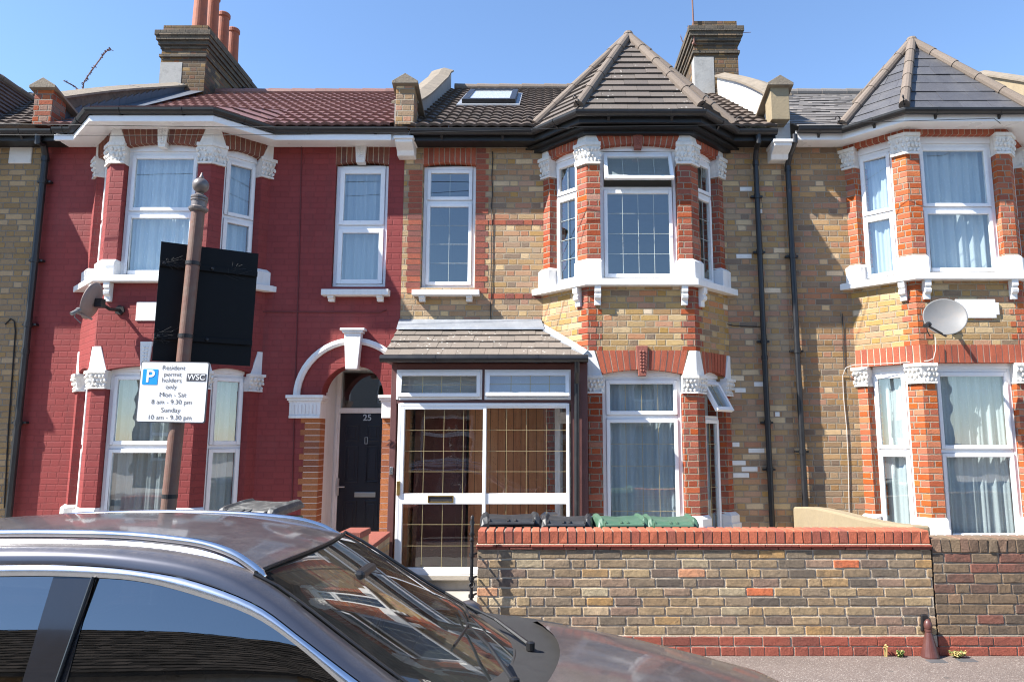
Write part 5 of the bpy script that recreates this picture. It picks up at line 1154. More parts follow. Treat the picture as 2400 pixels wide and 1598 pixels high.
def coping(mb, x0, x1, z0, h, Y, th, w=.075, seed=3, irr=.003):
    rnd = random.Random(seed); x = x0; mb.cur = 1; mb.box(x0 + .006, x1 - .006, Y + .010, Y + th - .008, z0 + .001, z0 + h - .010); mb.cur = 0
    n = round((x1 - x0) / w); w = (x1 - x0) / n
    for k in range(n):
        a, b = x0 + k * w + .006, x0 + (k + 1) * w - .006; q = lambda: rnd.uniform(-irr, irr); e = .008
        lo = [(a, Y + e, z0 + .002), (b, Y + e, z0 + .002), (b, Y + th - e, z0 + .002), (a, Y + th - e, z0 + .002)]
        f0 = [(a + q(), Y + q(), z0 + e), (b + q(), Y + q(), z0 + e), (b, Y + th, z0 + e), (a, Y + th, z0 + e)]
        f1 = [(a + q(), Y + q(), z0 + h - e), (b + q(), Y + q(), z0 + h - e), (b, Y + th, z0 + h - e), (a, Y + th, z0 + h - e)]
        hi = [(a + e * .6, Y + e, z0 + h + q() * .6), (b - e * .6, Y + e, z0 + h + q() * .6), (b - e * .6, Y + th - e, z0 + h), (a + e * .6, Y + th - e, z0 + h)]
        mb.rings([lo, f0, f1, hi])
YG = 5.90
gx0, gx1 = Xu(1118, 1400, YG), Xu(2190, 1400, YG); TG = .225
gw = thing('garden_wall', 'stock brick garden wall with bright red brick-on-edge coping and red base courses', 'wall', ((gx0 + gx1) / 2, YG, 0))
ztop = Zv(1242, YG); zc0 = ztop - .106; zt0 = zc0 - .040
mb = MB(); brick_wall(mb, gx0, gx1, .15, zt0 - .004, YG, TG, c=(zt0 - .154) / 9, bl=.216, seed=11); mb.build('brickwork', ['wall_bricks', 'mortar'], gw)
mb = MB(); brick_wall(mb, gx0 - .004, gx1, -.004, .149, YG - .012, TG + .012, seed=12, header_rows=(0,), gap=.009, jit=.002); mb.build('plinth', ['plinth_bricks', 'mortar'], gw)
mb = MB()
for k in range(2):
    x = gx0 - .012 - k * .1
    while x < gx1:
        a, b_ = max(x + .002, gx0 - .014), min(x + .26, gx1); z = zt0 + k * .018; y = YG - .020 + random.uniform(-.003, .003) + .008 * (1 - k); mb.box(a, b_, y, YG + TG + .02, z, z + .015); x += .265
mb.build('tile_creasing', 'plinth_bricks', gw, bevel=.003)
mb = MB(); mb.box(gx0 - .008, gx1 - .002, YG - .008, YG + TG + .006, zt0 + .034, zc0); mb.build('mortar_fillet', 'mortar', gw, bevel=.006)
mb = MB(); coping(mb, gx0 - .006, gx1 - .002, zc0, .106, YG - .002, TG, .0712, 5); mb.build('coping', ['coping_bricks', 'dark_mortar'], gw)
g9 = thing('garden_wall', 'darker weathered brick garden wall without red coping, at the right edge', 'wall', (gx1 + 2.3, YG, 0))
z9 = Zv(1261, YG); mb = MB(); brick_wall(mb, gx1 + .012, gx1 + 4.6, .15, z9 - .112, YG + .004, TG, c=(z9 - .262) / round((z9 - .262) / .0735) - .0002, bl=.216, seed=21, gap=.012); mb.build('brickwork', ['wall_bricks_dark', 'dark_mortar'], g9)
mb = MB(); brick_wall(mb, gx1 + .002, gx1 + 4.6, -.004, .149, YG - .010, TG + .012, seed=22, gap=.009, jit=.002); mb.build('plinth', ['plinth_bricks', 'dark_mortar'], g9)
mb = MB(); coping(mb, gx1 + .010, gx1 + 4.6, z9 - .112, .112, YG - .002, TG, .074, 6, .007); mb.build('coping', ['coping_bricks_dark', 'dark_mortar'], g9)
g5 = thing('garden_wall', 'low red brick garden wall hidden behind the car, before the red house', 'wall', (-4.2, YG, 0))
mb = MB(); brick_wall(mb, -6.4, -3.2, -.004, .72, YG, TG, seed=31); mb.build('brickwork', ['plinth_bricks', 'mortar'], g5); mb = MB(); coping(mb, -6.4, -3.2, .72, .106, YG, TG, .075, 7); mb.build('coping', ['coping_bricks', 'dark_mortar'], g5)
# low wall between 25 and 27, its brick pier and sloping end
gd = thing('dividing_wall', 'low stepped red brick wall between the navy door and the porch', 'wall', (XA - .05, 7.4, 0))
q0 = P(806, 1243, 7.0); q1 = P(850, 1243, 7.0); mb = MB(); mb.box(q0.x, q1.x, 6.9, 7.25, 0, q0.z - .06); mb.build('pier', 'mixed_stock_brick', gd); mb = MB(); mb.box(q0.x - .015, q1.x + .015, 6.88, 7.27, q0.z - .06, q0.z); mb.build('pier_cap', 'quoin_bricks', gd, bevel=.008)
a, b_ = P(874, 1285, 7.3), P(908, 1246, 8.3); mb = MB(); mb.hexa([(XA - .12, 7.3, 0), (XA + .1, 7.3, 0), (XA + .1, 8.36, 0), (XA - .12, 8.36, 0), (XA - .12, 7.3, a.z - .05), (XA + .1, 7.3, a.z - .05), (XA + .1, 8.36, b_.z - .05), (XA - .12, 8.36, b_.z - .05)]); mb.build('slope', 'mixed_stock_brick', gd)
mb = MB(); mb.hexa([(XA - .135, 7.28, a.z - .049), (XA + .115, 7.28, a.z - .049), (XA + .115, 8.36, b_.z - .049), (XA - .135, 8.36, b_.z - .049), (XA - .135, 7.28, a.z), (XA + .115, 7.28, a.z), (XA + .115, 8.36, b_.z), (XA - .135, 8.36, b_.z)]); mb.build('slope_cap', 'quoin_bricks', gd, bevel=.008)
# rendered wall between 27 and 29
gr = thing('dividing_wall', 'rough ochre rendered dividing wall curving down behind the red coping', 'wall', (XB, 7.5, 0))
pr_ = [(9.05, 1187), (8.6, 1187), (8.25, 1190), (7.75, 1199), (7.2, 1213), (6.65, 1225), (6.15, 1231)]; x0, x1 = Xu(1889, 1200, 8.6), Xu(1889, 1200, 8.6) + .16
zfix = [(y, Zv(v, y)) for y, v in pr_]
mb = MB(); mb.loft([(x0, y, z) for y, z in zfix] + [(x0, 6.15, 0), (x0, 9.05, 0)], [(x1, y, z) for y, z in zfix] + [(x1, 6.15, 0), (x1, 9.05, 0)]); mb.build('render_body', 'ochre_render', gr, bevel=.02)

# wrought iron gate post
gp = P(1107, 1206, YG - .10); gi = thing('gate_post', 'thin black wrought iron gate post with knobbed finial beside the wall end', 'post', (gp.x, gp.y, 0))
mb = MB(); h = gp.z; mb.tube([(gp.x, gp.y, 0), (gp.x, gp.y, h - .2)], .013, 8); mb.build('bar', 'iron_black', gi)
mb = MB(); mb.lathe([(.013, 0), (.022, .012), (.012, .03), (.012, .045), (.024, .06), (.012, .08), (.018, .1), (.010, .115), (.022, .15), (.010, .17), (.017, .185), (.002, .205)], (gp.x, gp.y, h - .205), 12); mb.build('finial', 'iron_black', gi, smooth=True)
mb = MB()
for vv in (1300, 1355, 1396): z = Zv(vv, gp.y); mb.tube([(gp.x, gp.y, z - .012), (gp.x, gp.y, z + .012)], .022, 8); mb.tube([(gp.x, gp.y, z), (gp.x + .03, gp.y + .09, z)], .008, 6)
for s_ in range(3):
    c = Vector((gp.x - .0, gp.y, .55 - s_ * .14)); mb.tube([c + Vector((.03 * math.sin(a) * (1 - a / 9), -.012, .03 * math.cos(a) * (1 - a / 9))) for a in [i * .6 for i in range(11)]], .005, 5)
mb.build('hinge', 'iron_black', gi)

# wheelie bins
def wheelie(label, u, v, Y, wpx, mat_lid, mat_body, rz=0, open_=0, grp='wheelie bins behind the garden wall'):
    c = P(u, v, Y); wd = abs(Xu(u + wpx / 2, v, Y) - Xu(u - wpx / 2, v, Y)); top = c.z
    t = thing('wheelie_bin', label, 'bin', (c.x, Y, 0), grp); hw = wd / 2; x = c.x; zb = top - .12
    f = lambda a, b: (x + a, Y + b)
    mb = MB(); mb.prism([f(-hw * .78, -.17), f(hw * .78, -.17), f(hw * .78, .2), f(-hw * .78, .2)], .04, zb, [f(-hw * .92, -.25), f(hw * .92, -.25), f(hw * .92, .25), f(-hw * .92, .25)]); mb.prism([f(-hw, -.28), f(hw, -.28), f(hw, .27), f(-hw, .27)], zb - .04, zb); mb.build('body', mat_body, t, bevel=.02)
    mb = MB(); an = open_; hz = zb + .01
    def L(a, b, zz): y = b - .30; return (x + a, Y - .28 + .30 - .30 + (y + .30) * math.cos(an) + 0 - (zz) * math.sin(an) + .0, hz + (y + .30) * math.sin(an) + zz * math.cos(an))
    # lid: raised dished panel between two shoulders, hinge bar to the street
    prof = [(-1, .0), (-1, .045), (-.93, .085), (-.80, .10), (-.72, .075), (0, .065), (.72, .075), (.80, .10), (.93, .085), (1, .045), (1, .0)]
    rows = [[L(a * hw * k, b, z * zk) for a, z in prof] for b, k, zk in ((.02, .97, .35), (.06, 1.0, .9), (.12, 1.02, 1.0), (.40, 1.03, 1.0), (.52, 1.02, .9), (.58, .96, .3))]
    mb.rings(rows); ld = mb.build('lid', mat_lid, t, bevel=.006)
    mb = MB(); mb.tube([L(-hw * .72, -.02, .035), L(hw * .72, -.02, .035)], .017, 10)
    for a in (-.72, -.12, .12, .72):
        p, q = Vector(L(a * hw, -.02, .035)), Vector(L(a * hw, .08, .05)); mb.hexa([p + Vector((-.008, 0, -.03)), p + Vector((.008, 0, -.03)), q + Vector((.008, 0, -.03)), q + Vector((-.008, 0, -.03)), p + Vector((-.008, 0, .025)), p + Vector((.008, 0, .025)), q + Vector((.008, 0, .025)), q + Vector((-.008, 0, .025))])
    mb.build('handle', mat_lid, t)
    for sg in (-1, 1):
        mb = MB(); mb.lathe([(.02, -.025), (.1, -.025), (.1, .025), (.02, .025)], (x + sg * hw * .8, Y - .2, .1), 16, Vector((1, 0, 0))); mb.build('wheel', 'rubber', t)
    t.rotation_euler = (0, 0, rz)
    return t
wheelie('black wheelie bin behind the wall, leftmost of its row', 1197, 1198, 6.50, 138, 'bin_black', 'bin_black', R(4))
wheelie('dark grey wheelie bin between the leftmost black bin and the green bins', 1329, 1202, 6.50, 116, 'bin_black', 'bin_black', R(-3))
wheelie('green wheelie bin beside the dark grey bin behind the wall', 1452, 1202, 6.46, 118, 'bin_green', 'bin_green', R(2))
wheelie('green wheelie bin in front of the white pier base, rightmost of its row', 1568, 1203, 6.46, 118, 'bin_green', 'bin_green', R(-2))
wheelie('wheelie bin with pale dusty lid ajar in front of the red bay', 612, 1182, 7.4, 150, 'bin_grey', 'bin_green', R(-14), R(7), 'wheelie bins behind the garden wall')

# cone shaped wall guard, covers, weeds
cp = P(2180, 1535, YG - .045); t = thing('wall_guard', 'maroon cast iron cone guarding the joint of the two garden walls', 'bollard', (cp.x, cp.y, 0))
mb = MB(); mb.lathe([(.066, .0), (.066, .012), (.024, .185), (.027, .19), (.027, .205), (.020, .21)], cp * Vector((1, 1, 0)) if False else (cp.x, cp.y, 0), 24); mb.build('cone', 'maroon_iron', t, smooth=False)
mb = MB(); mb.lathe([(.020, .20), (.029, .215), (.031, .235), (.026, .26), (.012, .278), (.001, .283)], (cp.x, cp.y, 0), 20); mb.build('knob', 'maroon_iron', t, smooth=True)
mb = MB(); mb.loft([(cp.x - .04, cp.y + .03, .18), (cp.x + .03, cp.y + .03, .18), (cp.x + .02, cp.y + .03, .31), (cp.x - .03, cp.y + .03, .31)], [(cp.x - .04, cp.y + .055, .18), (cp.x + .03, cp.y + .055, .18), (cp.x + .02, cp.y + .055, .31), (cp.x - .03, cp.y + .055, .31)]); mb.build('back_plate', 'iron_black', t, bevel=.01)
for u, v, lb in ((2195, 1549, 'small grey plate set in the pavement in front of the iron cone'), (2266, 1547, 'small grey plate set in the pavement beside the yellow weeds')):
    Y = EYE / math.tan(-ang(v)); c = P(u, v, Y); mb = MB(); mb.box(c.x - .068, c.x + .068, c.y - .04, c.y + .04, -.01, .004); o = mb.build('utility_cover', 'cast_cover', bevel=.002); tag(o, lb, 'cover', 'covers in the pavement')
def weed(label, u, Y, n, h, spread, mats, seed):
    rnd = random.Random(seed); x = Xu(u, 1532, Y); t = thing('weed', label, 'weed', (x, Y, 0), 'weeds along the foot of the wall')
    for mi, (mat, k) in enumerate(mats):
        mb = MB()
        for i in range(k):
            a = rnd.uniform(0, 6.28); r = rnd.uniform(.2, 1) * spread; hh = h * rnd.uniform(.4, 1.0); b = Vector((x + rnd.uniform(-.02, .02), Y + rnd.uniform(-.015, .01), 0)); tip = b + Vector((math.cos(a) * r, math.sin(a) * r * .5 - .01, hh)); m = (b + tip) / 2 + Vector((0, 0, hh * .2))
            d = Vector((math.cos(a + 1.5), math.sin(a + 1.5), 0)) * .004; mb.face([b - d, b + d, m + d * 1.6, m - d * 1.6]); mb.face([m - d * 1.6, m + d * 1.6, tip])
            for q in range(3): 
                p = m.lerp(tip, q / 3); e = Vector((rnd.uniform(-1, 1), rnd.uniform(-1, 1), rnd.uniform(-.2, 1))).normalized() * .014; f = e.orthogonal().normalized() * .006; mb.face([p, p + e * .5 + f, p + e, p + e * .5 - f])
        mb.build('stems' if mi == 0 else 'leaves', mat, t)
weed('small green weed growing at the foot of the red plinth', 2108, YG - .035, 0, .055, .022, (('weed_straw', 5), ('weed_green', 22)), 1)
weed('straw coloured weed tuft right of the iron cone', 2245, YG - .05, 0, .05, .08, (('weed_straw', 60), ('weed_green', 26)), 2)
weed('single thin dry stalk against the red plinth', 2072, YG - .03, 0, .12, .004, (('weed_straw', 2), ('weed_straw', 1)), 3)
# plants on the roofs
def sprig(label, pts, root_t, seed, leaf=.035):
    rnd = random.Random(seed); b = Vector(pts[0][0]); t = thing('roof_plant', label, 'plant', b, 'plants rooted in the roofs'); mb = MB(); lf = MB()
    for ch in pts:
        ch = [Vector(p) for p in ch]; mb.tube(ch, [.010] * (len(ch) - 1) + [.004], 5)
        for i in range(len(ch) - 1):
            for q in range(3):
                p = ch[i].lerp(ch[i + 1], q / 3)
                for s_ in range(3):
                    e = Vector((rnd.uniform(-1, 1), rnd.uniform(-1, 1), rnd.uniform(-.7, .7))).normalized() * leaf * rnd.uniform(.6, 1.2); f = e.orthogonal().normalized() * leaf * .3; lf.face([p, p + e * .5 + f, p + e, p + e * .5 - f])
    mb.build('stem', 'dry_stem', t); lf.build('leaves', 'dry_stem', t)
pc = 10.6
sprig('thin leafless sprig arching up from the left parapet', [[P(194, 212, pc), P(196, 195, pc), P(203, 183, pc), P(213, 168, pc), P(222, 156, pc), P(234, 140, pc), P(244, 126, pc), P(256, 115, pc), P(266, 120, pc)], [P(186, 214, pc), P(175, 203, pc), P(160, 195, pc), P(148, 189, pc)]], None, 5)
sprig('dry twig growing from the side of the right hand chimney', [[P(1604, 105, 12.9), P(1598, 94, 12.9), P(1595, 82, 12.9)], [P(1616, 75, 12.4), P(1612, 66, 12.4), P(1614, 60, 12.4)]], None, 6, .03)
# aerial mast on the right chimney
a0, a1 = P(1627, 105, 11.8), P(1621, -40, 11.8); t = thing('aerial_mast', 'thin rusty aerial mast strapped to the right hand chimney', 'mast', a0); mb = MB(); mb.tube([a0, a1], .014, 8); mb.build('mast', 'rusty_mast', t)
mb = MB(); z = a0.z + .02; mb.tube([(a0.x - .03, 11.80, z + .25), (a0.x + .3, 11.82, z + .18), (a0.x + 1.0, 11.80, z + .21)], .005, 5); mb.build('strap', 'rusty_mast', t)
for q_ in (0, .3): mb = MB(); mb.tube([(a0.x - .03, 11.78, z + q_), (a0.x + .04, 11.84, z + q_)], .02, 6); mb.build('clamp', 'rusty_mast', t)
a0 = P(570, 222, 13.0); t = thing('tv_aerial', 'small black aerial behind the left chimney', 'aerial', a0); mb = MB(); mb.tube([a0 - Vector((0, 0, .2)), P(571, 203, 13)], .012, 6); mb.build('mast', 'iron_black', t); mb = MB(); mb.tube([P(558, 208, 13), P(578, 205, 13)], .010, 6); mb.tube([P(559, 216, 13), P(565, 214, 13)], .02, 6); mb.build('boom', 'iron_black', t)

# satellite dishes
def dish(label, c, aim, r, mat, foot, lnb, tall=1.1):
    c, foot, lnb = Vector(c), Vector(foot), Vector(lnb); ax = Vector(aim).normalized(); sx = Vector((0, 0, 1)).cross(ax).normalized(); sy = ax.cross(sx)
    t = thing('satellite_dish', label, 'satellite dish', c, 'satellite dishes on the bays'); mb = MB(); n = 32
    rg = lambda k, d, h: [c + sx * math.cos(2 * math.pi * i / n) * r * k + sy * math.sin(2 * math.pi * i / n) * r * k * tall + ax * (h + d) for i in range(n)]
    mb.rings([rg(max(k, .01), k * k * .07 * r / .3, 0) for k in (0.01, .25, .5, .75, .95, 1.0)] + [rg(1.02, .07 * r / .3, -.004), rg(1.0, .07 * r / .3, -.016), rg(.75, .04 * r / .3, -.016), rg(.4, .011, -.016), rg(.01, 0, -.016)]); mb.build('reflector', mat, t, smooth=True)
    b = c - sy * r * tall * .92 + ax * .05; mb = MB(); mb.tube([b - ax * .09, lnb], .013, 8); mb.build('feed_arm', 'iron_black' if mat == 'dish_grey' else 'dish_brown', t)
    mb = MB(); d = (c - lnb).normalized(); mb.tube([lnb - d * .05, lnb + d * .03, lnb + d * .031, lnb + d * .06], [.022, .022, .03, .03], 10); mb.tube([lnb, lnb + Vector((0, 0, -.06)), lnb + Vector((.05, .04, -.12))], .006, 5); mb.build('receiver', 'iron_black' if mat == 'dish_grey' else 'dish_grey', t)
    mb = MB(); m = c - ax * .06; mb.tube([c - ax * .015, m, m.lerp(foot, .5) + Vector((0, 0, -.03)), foot], .02, 8); mb.lathe([(.06, -.012), (.06, .012)], foot, 6, Vector((0, 1, 0))); mb.box(m.x - .04, m.x + .04, m.y - .04, m.y + .04, m.z - .05, m.z + .05); mb.build('bracket', 'iron_black', t)
cL = P(222, 707, 8.22); dish('brown dusty satellite dish seen edge-on at the corner of the red bay', cL, (-.94, -.10, .26), .195, 'dish_brown', P(281, 727, YF - .01), P(176, 731, 8.02), 1.12)
cR = P(2213, 746, 8.15); dish('light grey satellite dish facing the street on the right hand bay', cR, (-.28, -.93, .25), .225, 'dish_grey', P(2235, 772, YF - .01), P(2172, 762, 7.86), .98)

# ------------------------------------------------------------------ sign post on the pavement
YS = 4.55
b0, b1 = P(388, 1260, YS), P(462, 520, YS); dv_ = (b1 - b0).normalized(); base = b0 - dv_ * (b0.z / dv_.z)
pol = thing('sign_post', 'rusty brown steel post with ball finial on the pavement behind the car', 'post', base)
atv = lambda v: b0 + dv_ * ((Zv(v, YS) - b0.z) / dv_.z)
mb = MB(); pt_ = atv(497); mb.tube([base, atv(1300), atv(1010), atv(850), atv(700), pt_], [.044, .044, .044, .041, .041, .041], 24); mb.build('pole', 'rust_pole', pol, smooth=False)
tp = atv(497); k = .0024; 
prof = [(18, 0), (22, 4), (23, 9), (18, 13), (18, 26), (20, 28), (20, 32), (18, 33), (20, 35), (20, 39), (18, 40), (14, 43), (8, 47), (9, 49)]
sc_ = .0026
mb = MB(); mb.lathe([(r_ * sc_, h * sc_) for r_, h in prof], tp, 24, dv_); mb.build('collar', 'post_cap', pol, smooth=False)
mb = MB(); rb = 19.5; ballp = [(rb * math.sin(a), 49 + rb - rb * math.cos(a)) for a in [i * math.pi / 16 for i in range(1, 16)]] + [(7, 49 + 2 * rb), (6, 51 + 2 * rb), (3, 56 + 2 * rb), (2, 63 + 2 * rb), (.1, 64 + 2 * rb)]
mb.lathe([(r_ * sc_, h * sc_) for r_, h in ballp], tp, 28, dv_); mb.build('finial', 'post_cap', pol, smooth=True)
for vv in (618, 788, 1162): p = atv(vv); mb = MB(); mb.tube([p - dv_ * .012, p + dv_ * .012], .0455, 24); mb.build('strap', 'iron_black', pol)
# black board, seen from behind
psi = R(33); dB = Vector((math.cos(psi), math.sin(psi), 0)); nB = Vector((math.sin(psi), -math.cos(psi), 0)); mid = atv(705) + Vector((-nB.x, -nB.y, 0)) * .075
def on_board(u, v):
    r = P(u, v, 1.0) - Vector((0, 0, EYE)); o = Vector((0, 0, EYE)); q = (mid - o).dot(nB) / r.dot(nB); return o + r * q
cs = [on_board(*c) for c in ((356, 845), (586, 858), (606, 595), (378, 566))]
bd = thing('sign_board', 'large black back of a sign board strapped to the top of the post', 'sign', mid)
mb = MB(); mb.loft([c + nB * .002 for c in cs], [c - nB * .004 for c in cs]); mb.build('panel', 'board_black', bd)
for fz in (.19, .80):
    l, r_ = cs[3].lerp(cs[0], fz), cs[2].lerp(cs[1], fz); mb = MB(); uz = Vector((0, 0, .018)); mb.loft([l + uz + nB * .003, l - uz + nB * .003, l - uz + nB * .022, l + uz + nB * .022], [r_ + uz + nB * .003, r_ - uz + nB * .003, r_ - uz + nB * .022, r_ + uz + nB * .022]); mb.build('channel', 'board_black', bd, bevel=.003)
    mb = MB(); m = l.lerp(r_, .52); mb.lathe([(.010, 0), (.010, .012), (.004, .014)], m + nB * .02, 8, nB); mb.lathe([(.010, 0), (.010, .012), (.004, .014)], l.lerp(r_, .04) + nB * .02, 8, nB); mb.build('bolt', 'iron_black', bd)
rnd = random.Random(4)
for c, n in ((cs[3].lerp(cs[0], .2).lerp(cs[2], .05), 16), (cs[3].lerp(cs[0], .82), 20), (cs[3].lerp(cs[0], .2) + dB * .36, 9)):
    mb = MB()
    for i in range(n):
        a = c + nB * .024 + dB * rnd.uniform(-.0, .1) + Vector((0, 0, rnd.uniform(-.02, .05))); mb.tube([a, a + dB * rnd.uniform(-.03, .10) + Vector((0, 0, rnd.uniform(-.03, .05)))], .0007, 3)
    mb.build('cobweb', 'cobweb', bd)
# parking sign
YK = YS - .058; tl = P(332, 847, YK); brr = P(482, 992, YK); sp = thing('parking_sign', 'white resident permit parking sign with blue P on the post', 'sign', P(403, 919, YK))
tilt = -math.atan2(dv_.x, dv_.z) * -1
qs = [P(316, 990, YK), P(482, 991, YK), P(490, 847, YK), P(333, 848, YK)]
cx_ = sum(q.x for q in qs) / 4; cz_ = sum(q.z for q in qs) / 4; wS = ((qs[1] - qs[0]).length + (qs[2] - qs[3]).length) / 2; hS = ((qs[3] - qs[0]).length + (qs[2] - qs[1]).length) / 2
tl_ = math.atan2((qs[3].x + qs[2].x - qs[0].x - qs[1].x) / 2, hS)
SM = Matrix.Translation((cx_, YK, cz_)) @ Matrix.Rotation(tl_, 4, 'Y')
def rrect(w_, h_, r_, n=5): return [(sx * (w_ / 2 - r_) + r_ * math.cos(a0 + i / n * math.pi / 2), sz * (h_ / 2 - r_) + r_ * math.sin(a0 + i / n * math.pi / 2)) for sx, sz, a0 in ((1, 1, 0), (-1, 1, math.pi / 2), (-1, -1, math.pi), (1, -1, 3 * math.pi / 2)) for i in range(n + 1)]
def plate(name, w_, h_, r_, y0, y1, mat, ox=0, oz=0):
    mb = MB(); o = rrect(w_, h_, r_); mb.loft([SM @ Vector((x + ox, y0, z + oz)) for x, z in o], [SM @ Vector((x + ox, y1, z + oz)) for x, z in o]); return mb.build(name, mat, sp)
plate('backing', wS, hS, .014, .0, .006, 'sign_grey'); plate('face', wS - .012, hS - .012, .011, -.002, -.0005, 'sign_white')
px = wS / 162.0
SX = lambda u, v: ((u - 403 - (919 - v) * .062) * px, (919 - v) * px)
x, z = SX(349, 884); plate('blue_panel', 36 * px, 36.5 * px, .006, -.0035, -.002, 'sign_blue', x, z)
LM = lambda x, z, y=-.0035: SM @ Matrix.Translation((x, y, z)) @ Matrix(((1, 0, 0, 0), (0, 0, -1, 0), (0, 1, 0, 0), (0, 0, 0, 1)))
lettering('P', 41 * px, 'sign_white', sp, LM(x, z - .0, -.0045), bold=.0018)
x, z = SX(458, 884); plate('black_panel', 46 * px, 18 * px, .002, -.0035, -.002, 'sign_grey', x, z); lettering('WSC', 19 * px, 'sign_white', sp, LM(x, z, -.0045), bold=.0004)
for tx, u, v, s_ in (('Resident', 404, 862, 14), ('permit', 402, 877.5, 14), ('holders', 400, 891.5, 14), ('only', 399, 907, 14), ('Mon - Sat', 403, 925.5, 14.5), ('8 am - 9.30 pm', 401, 942.5, 14), ('Sunday', 399, 961.5, 14.5), ('10 am - 9.30 pm', 397, 978.5, 14)):
    x, z = SX(u, v); lettering(tx, s_ * px, 'sign_ink', sp, LM(x, z) @ Matrix.Diagonal((1, 1.08, 1, 1)), sx=1.12, ext=.0002, bold=-.0003)
mb = MB(); mb.tube([SM @ Vector((-.0, .006, hS * .3)), SM @ Vector((-.0, .03, hS * .3))], .02, 8); mb.tube([SM @ Vector((0, .006, -hS * .3)), SM @ Vector((0, .03, -hS * .3))], .02, 8); mb.build('clip', 'iron_black', sp)

# ------------------------------------------------------------------ overhead cables
def cable(label, pts, r=.006, cat='cable'):
    mb = MB(); mb.tube(pts, r, 5); o = mb.build('overhead_cable', 'cable_black'); tag(o, label, cat, 'cables strung along the eaves')
cable('upper overhead cable from the left edge to the black eaves', [P(-60, 290, 8.1), P(60, 292, 8.12), P(220, 294, 8.15), P(520, 298, 8.2), P(900, 301, 8.3), P(1180, 300, 8.25), P(1335, 303, 8.2)], .005)
cable('lower overhead cable below the gutter of the red house', [P(-60, 317, 8.0), P(300, 318, 8.05), P(700, 316, 8.1), P(950, 312, 8.15), P(1180, 306, 8.2), P(1345, 300, 8.2)], .004)
cable('thin overhead cable along the black bay eaves to the right', [P(1345, 298, 8.2), P(1600, 295, 8.2), P(1830, 292, 8.3), P(1960, 288, 8.3), P(2100, 285, 8.1), P(2330, 278, 8.1), P(2345, 290, 8.4)], .004)

# ------------------------------------------------------------------ the car
RZ = -.17; CY = 3.335
car = thing('parked_car', 'dusty dark grey estate car with silver roof rails parked at the kerb', 'car', (-1.0, CY, RZ))
def side_Y(z): return 2.53 + max(0, (z - RZ - .93)) * .36       # near side glass leans in
def on_side(u, v, off=0):
    Y = 2.6
    for _ in range(30): Y = side_Y(Zv(v, Y)) - off
    return P(u, v, Y)
def mir(p): return Vector((p[0], 2 * CY - p[1], p[2]))
def both(fn):
    for m in (False, True): fn(m)
def spl(pts, n=6):   # Catmull-Rom through points
    pts = [Vector(p) for p in pts]; out = []
    for i in range(len(pts) - 1):
        p0, p1, p2, p3 = pts[max(i - 1, 0)], pts[i], pts[i + 1], pts[min(i + 2, len(pts) - 1)]
        for k in range(n):
            t = k / n; out.append(.5 * ((2 * p1) + (p2 - p0) * t + (2 * p0 - 5 * p1 + 4 * p2 - p3) * t * t + (3 * p1 - p0 - 3 * p2 + p3) * t ** 3))
    out.append(pts[-1]); return out
def resamp(pts, n):
    L = [0]
    for a, b in zip(pts, pts[1:]): L.append(L[-1] + (b - a).length)
    out = []; j = 0
    for k in range(n):
        d = L[-1] * k / (n - 1)
        while j < len(L) - 2 and L[j + 1] < d: j += 1
        out.append(pts[j].lerp(pts[j + 1], (d - L[j]) / max(1e-9, L[j + 1] - L[j])))
    return out
NS = 60
# curves down the near side: roof edge E, door seam W, glass edge G (traced, then carried on behind the frame and below the belt)
rear = lambda x, y, z: Vector((x, y, z + RZ))
YR = 2.76
E_px = [P(0, 1277, YR), P(170, 1277, YR), P(300, 1282, YR), P(400, 1291, YR), P(500, 1309, YR - .01), P(560, 1329, YR - .02), P(615, 1356, YR - .03)]
A_px = [P(702, 1417, 2.715), P(804, 1496, 2.69), P(881, 1555, 2.67), P(937, 1596, 2.655)]
dE = A_px[-1] - A_px[-2]; lastE = A_px[-1] + dE * .8; lastE2 = A_px[-1] + Vector((dE.x * 2.3, dE.y * 1.6, dE.z * 2.35)) + Vector((0, 0, -.0))
E_c = spl([rear(-3.25, 2.83, 1.27), rear(-2.9, 2.79, 1.345), rear(-2.5, 2.765, 1.40)] + E_px + A_px + [lastE, lastE2])
W_c = spl([rear(-3.3, 2.72, 1.19), rear(-2.98, 2.70, 1.275), rear(-2.58, 2.685, 1.345)] + [on_side(*q) for q in ((0, 1322), (179, 1323), (332, 1336), (459, 1361), (600, 1415), (700, 1487), (790, 1556), (846, 1598))] + [on_side(846, 1598) + (on_side(846, 1598) - on_side(790, 1556)) * k for k in (1.2, 2.2)])
G_c = spl([rear(-3.2, 2.66, 1.12), rear(-2.93, 2.665, 1.22), rear(-2.58, 2.67, 1.305)] + [on_side(*q) for q in ((0, 1347), (217, 1350), (345, 1362), (485, 1400), (600, 1444), (702, 1514), (799, 1598))] + [on_side(799, 1598) + (on_side(799, 1598) - on_side(702, 1514)) * k for k in (.7, 1.5)])
E_c, W_c, G_c = [resamp(c, NS) for c in (E_c, W_c, G_c)]
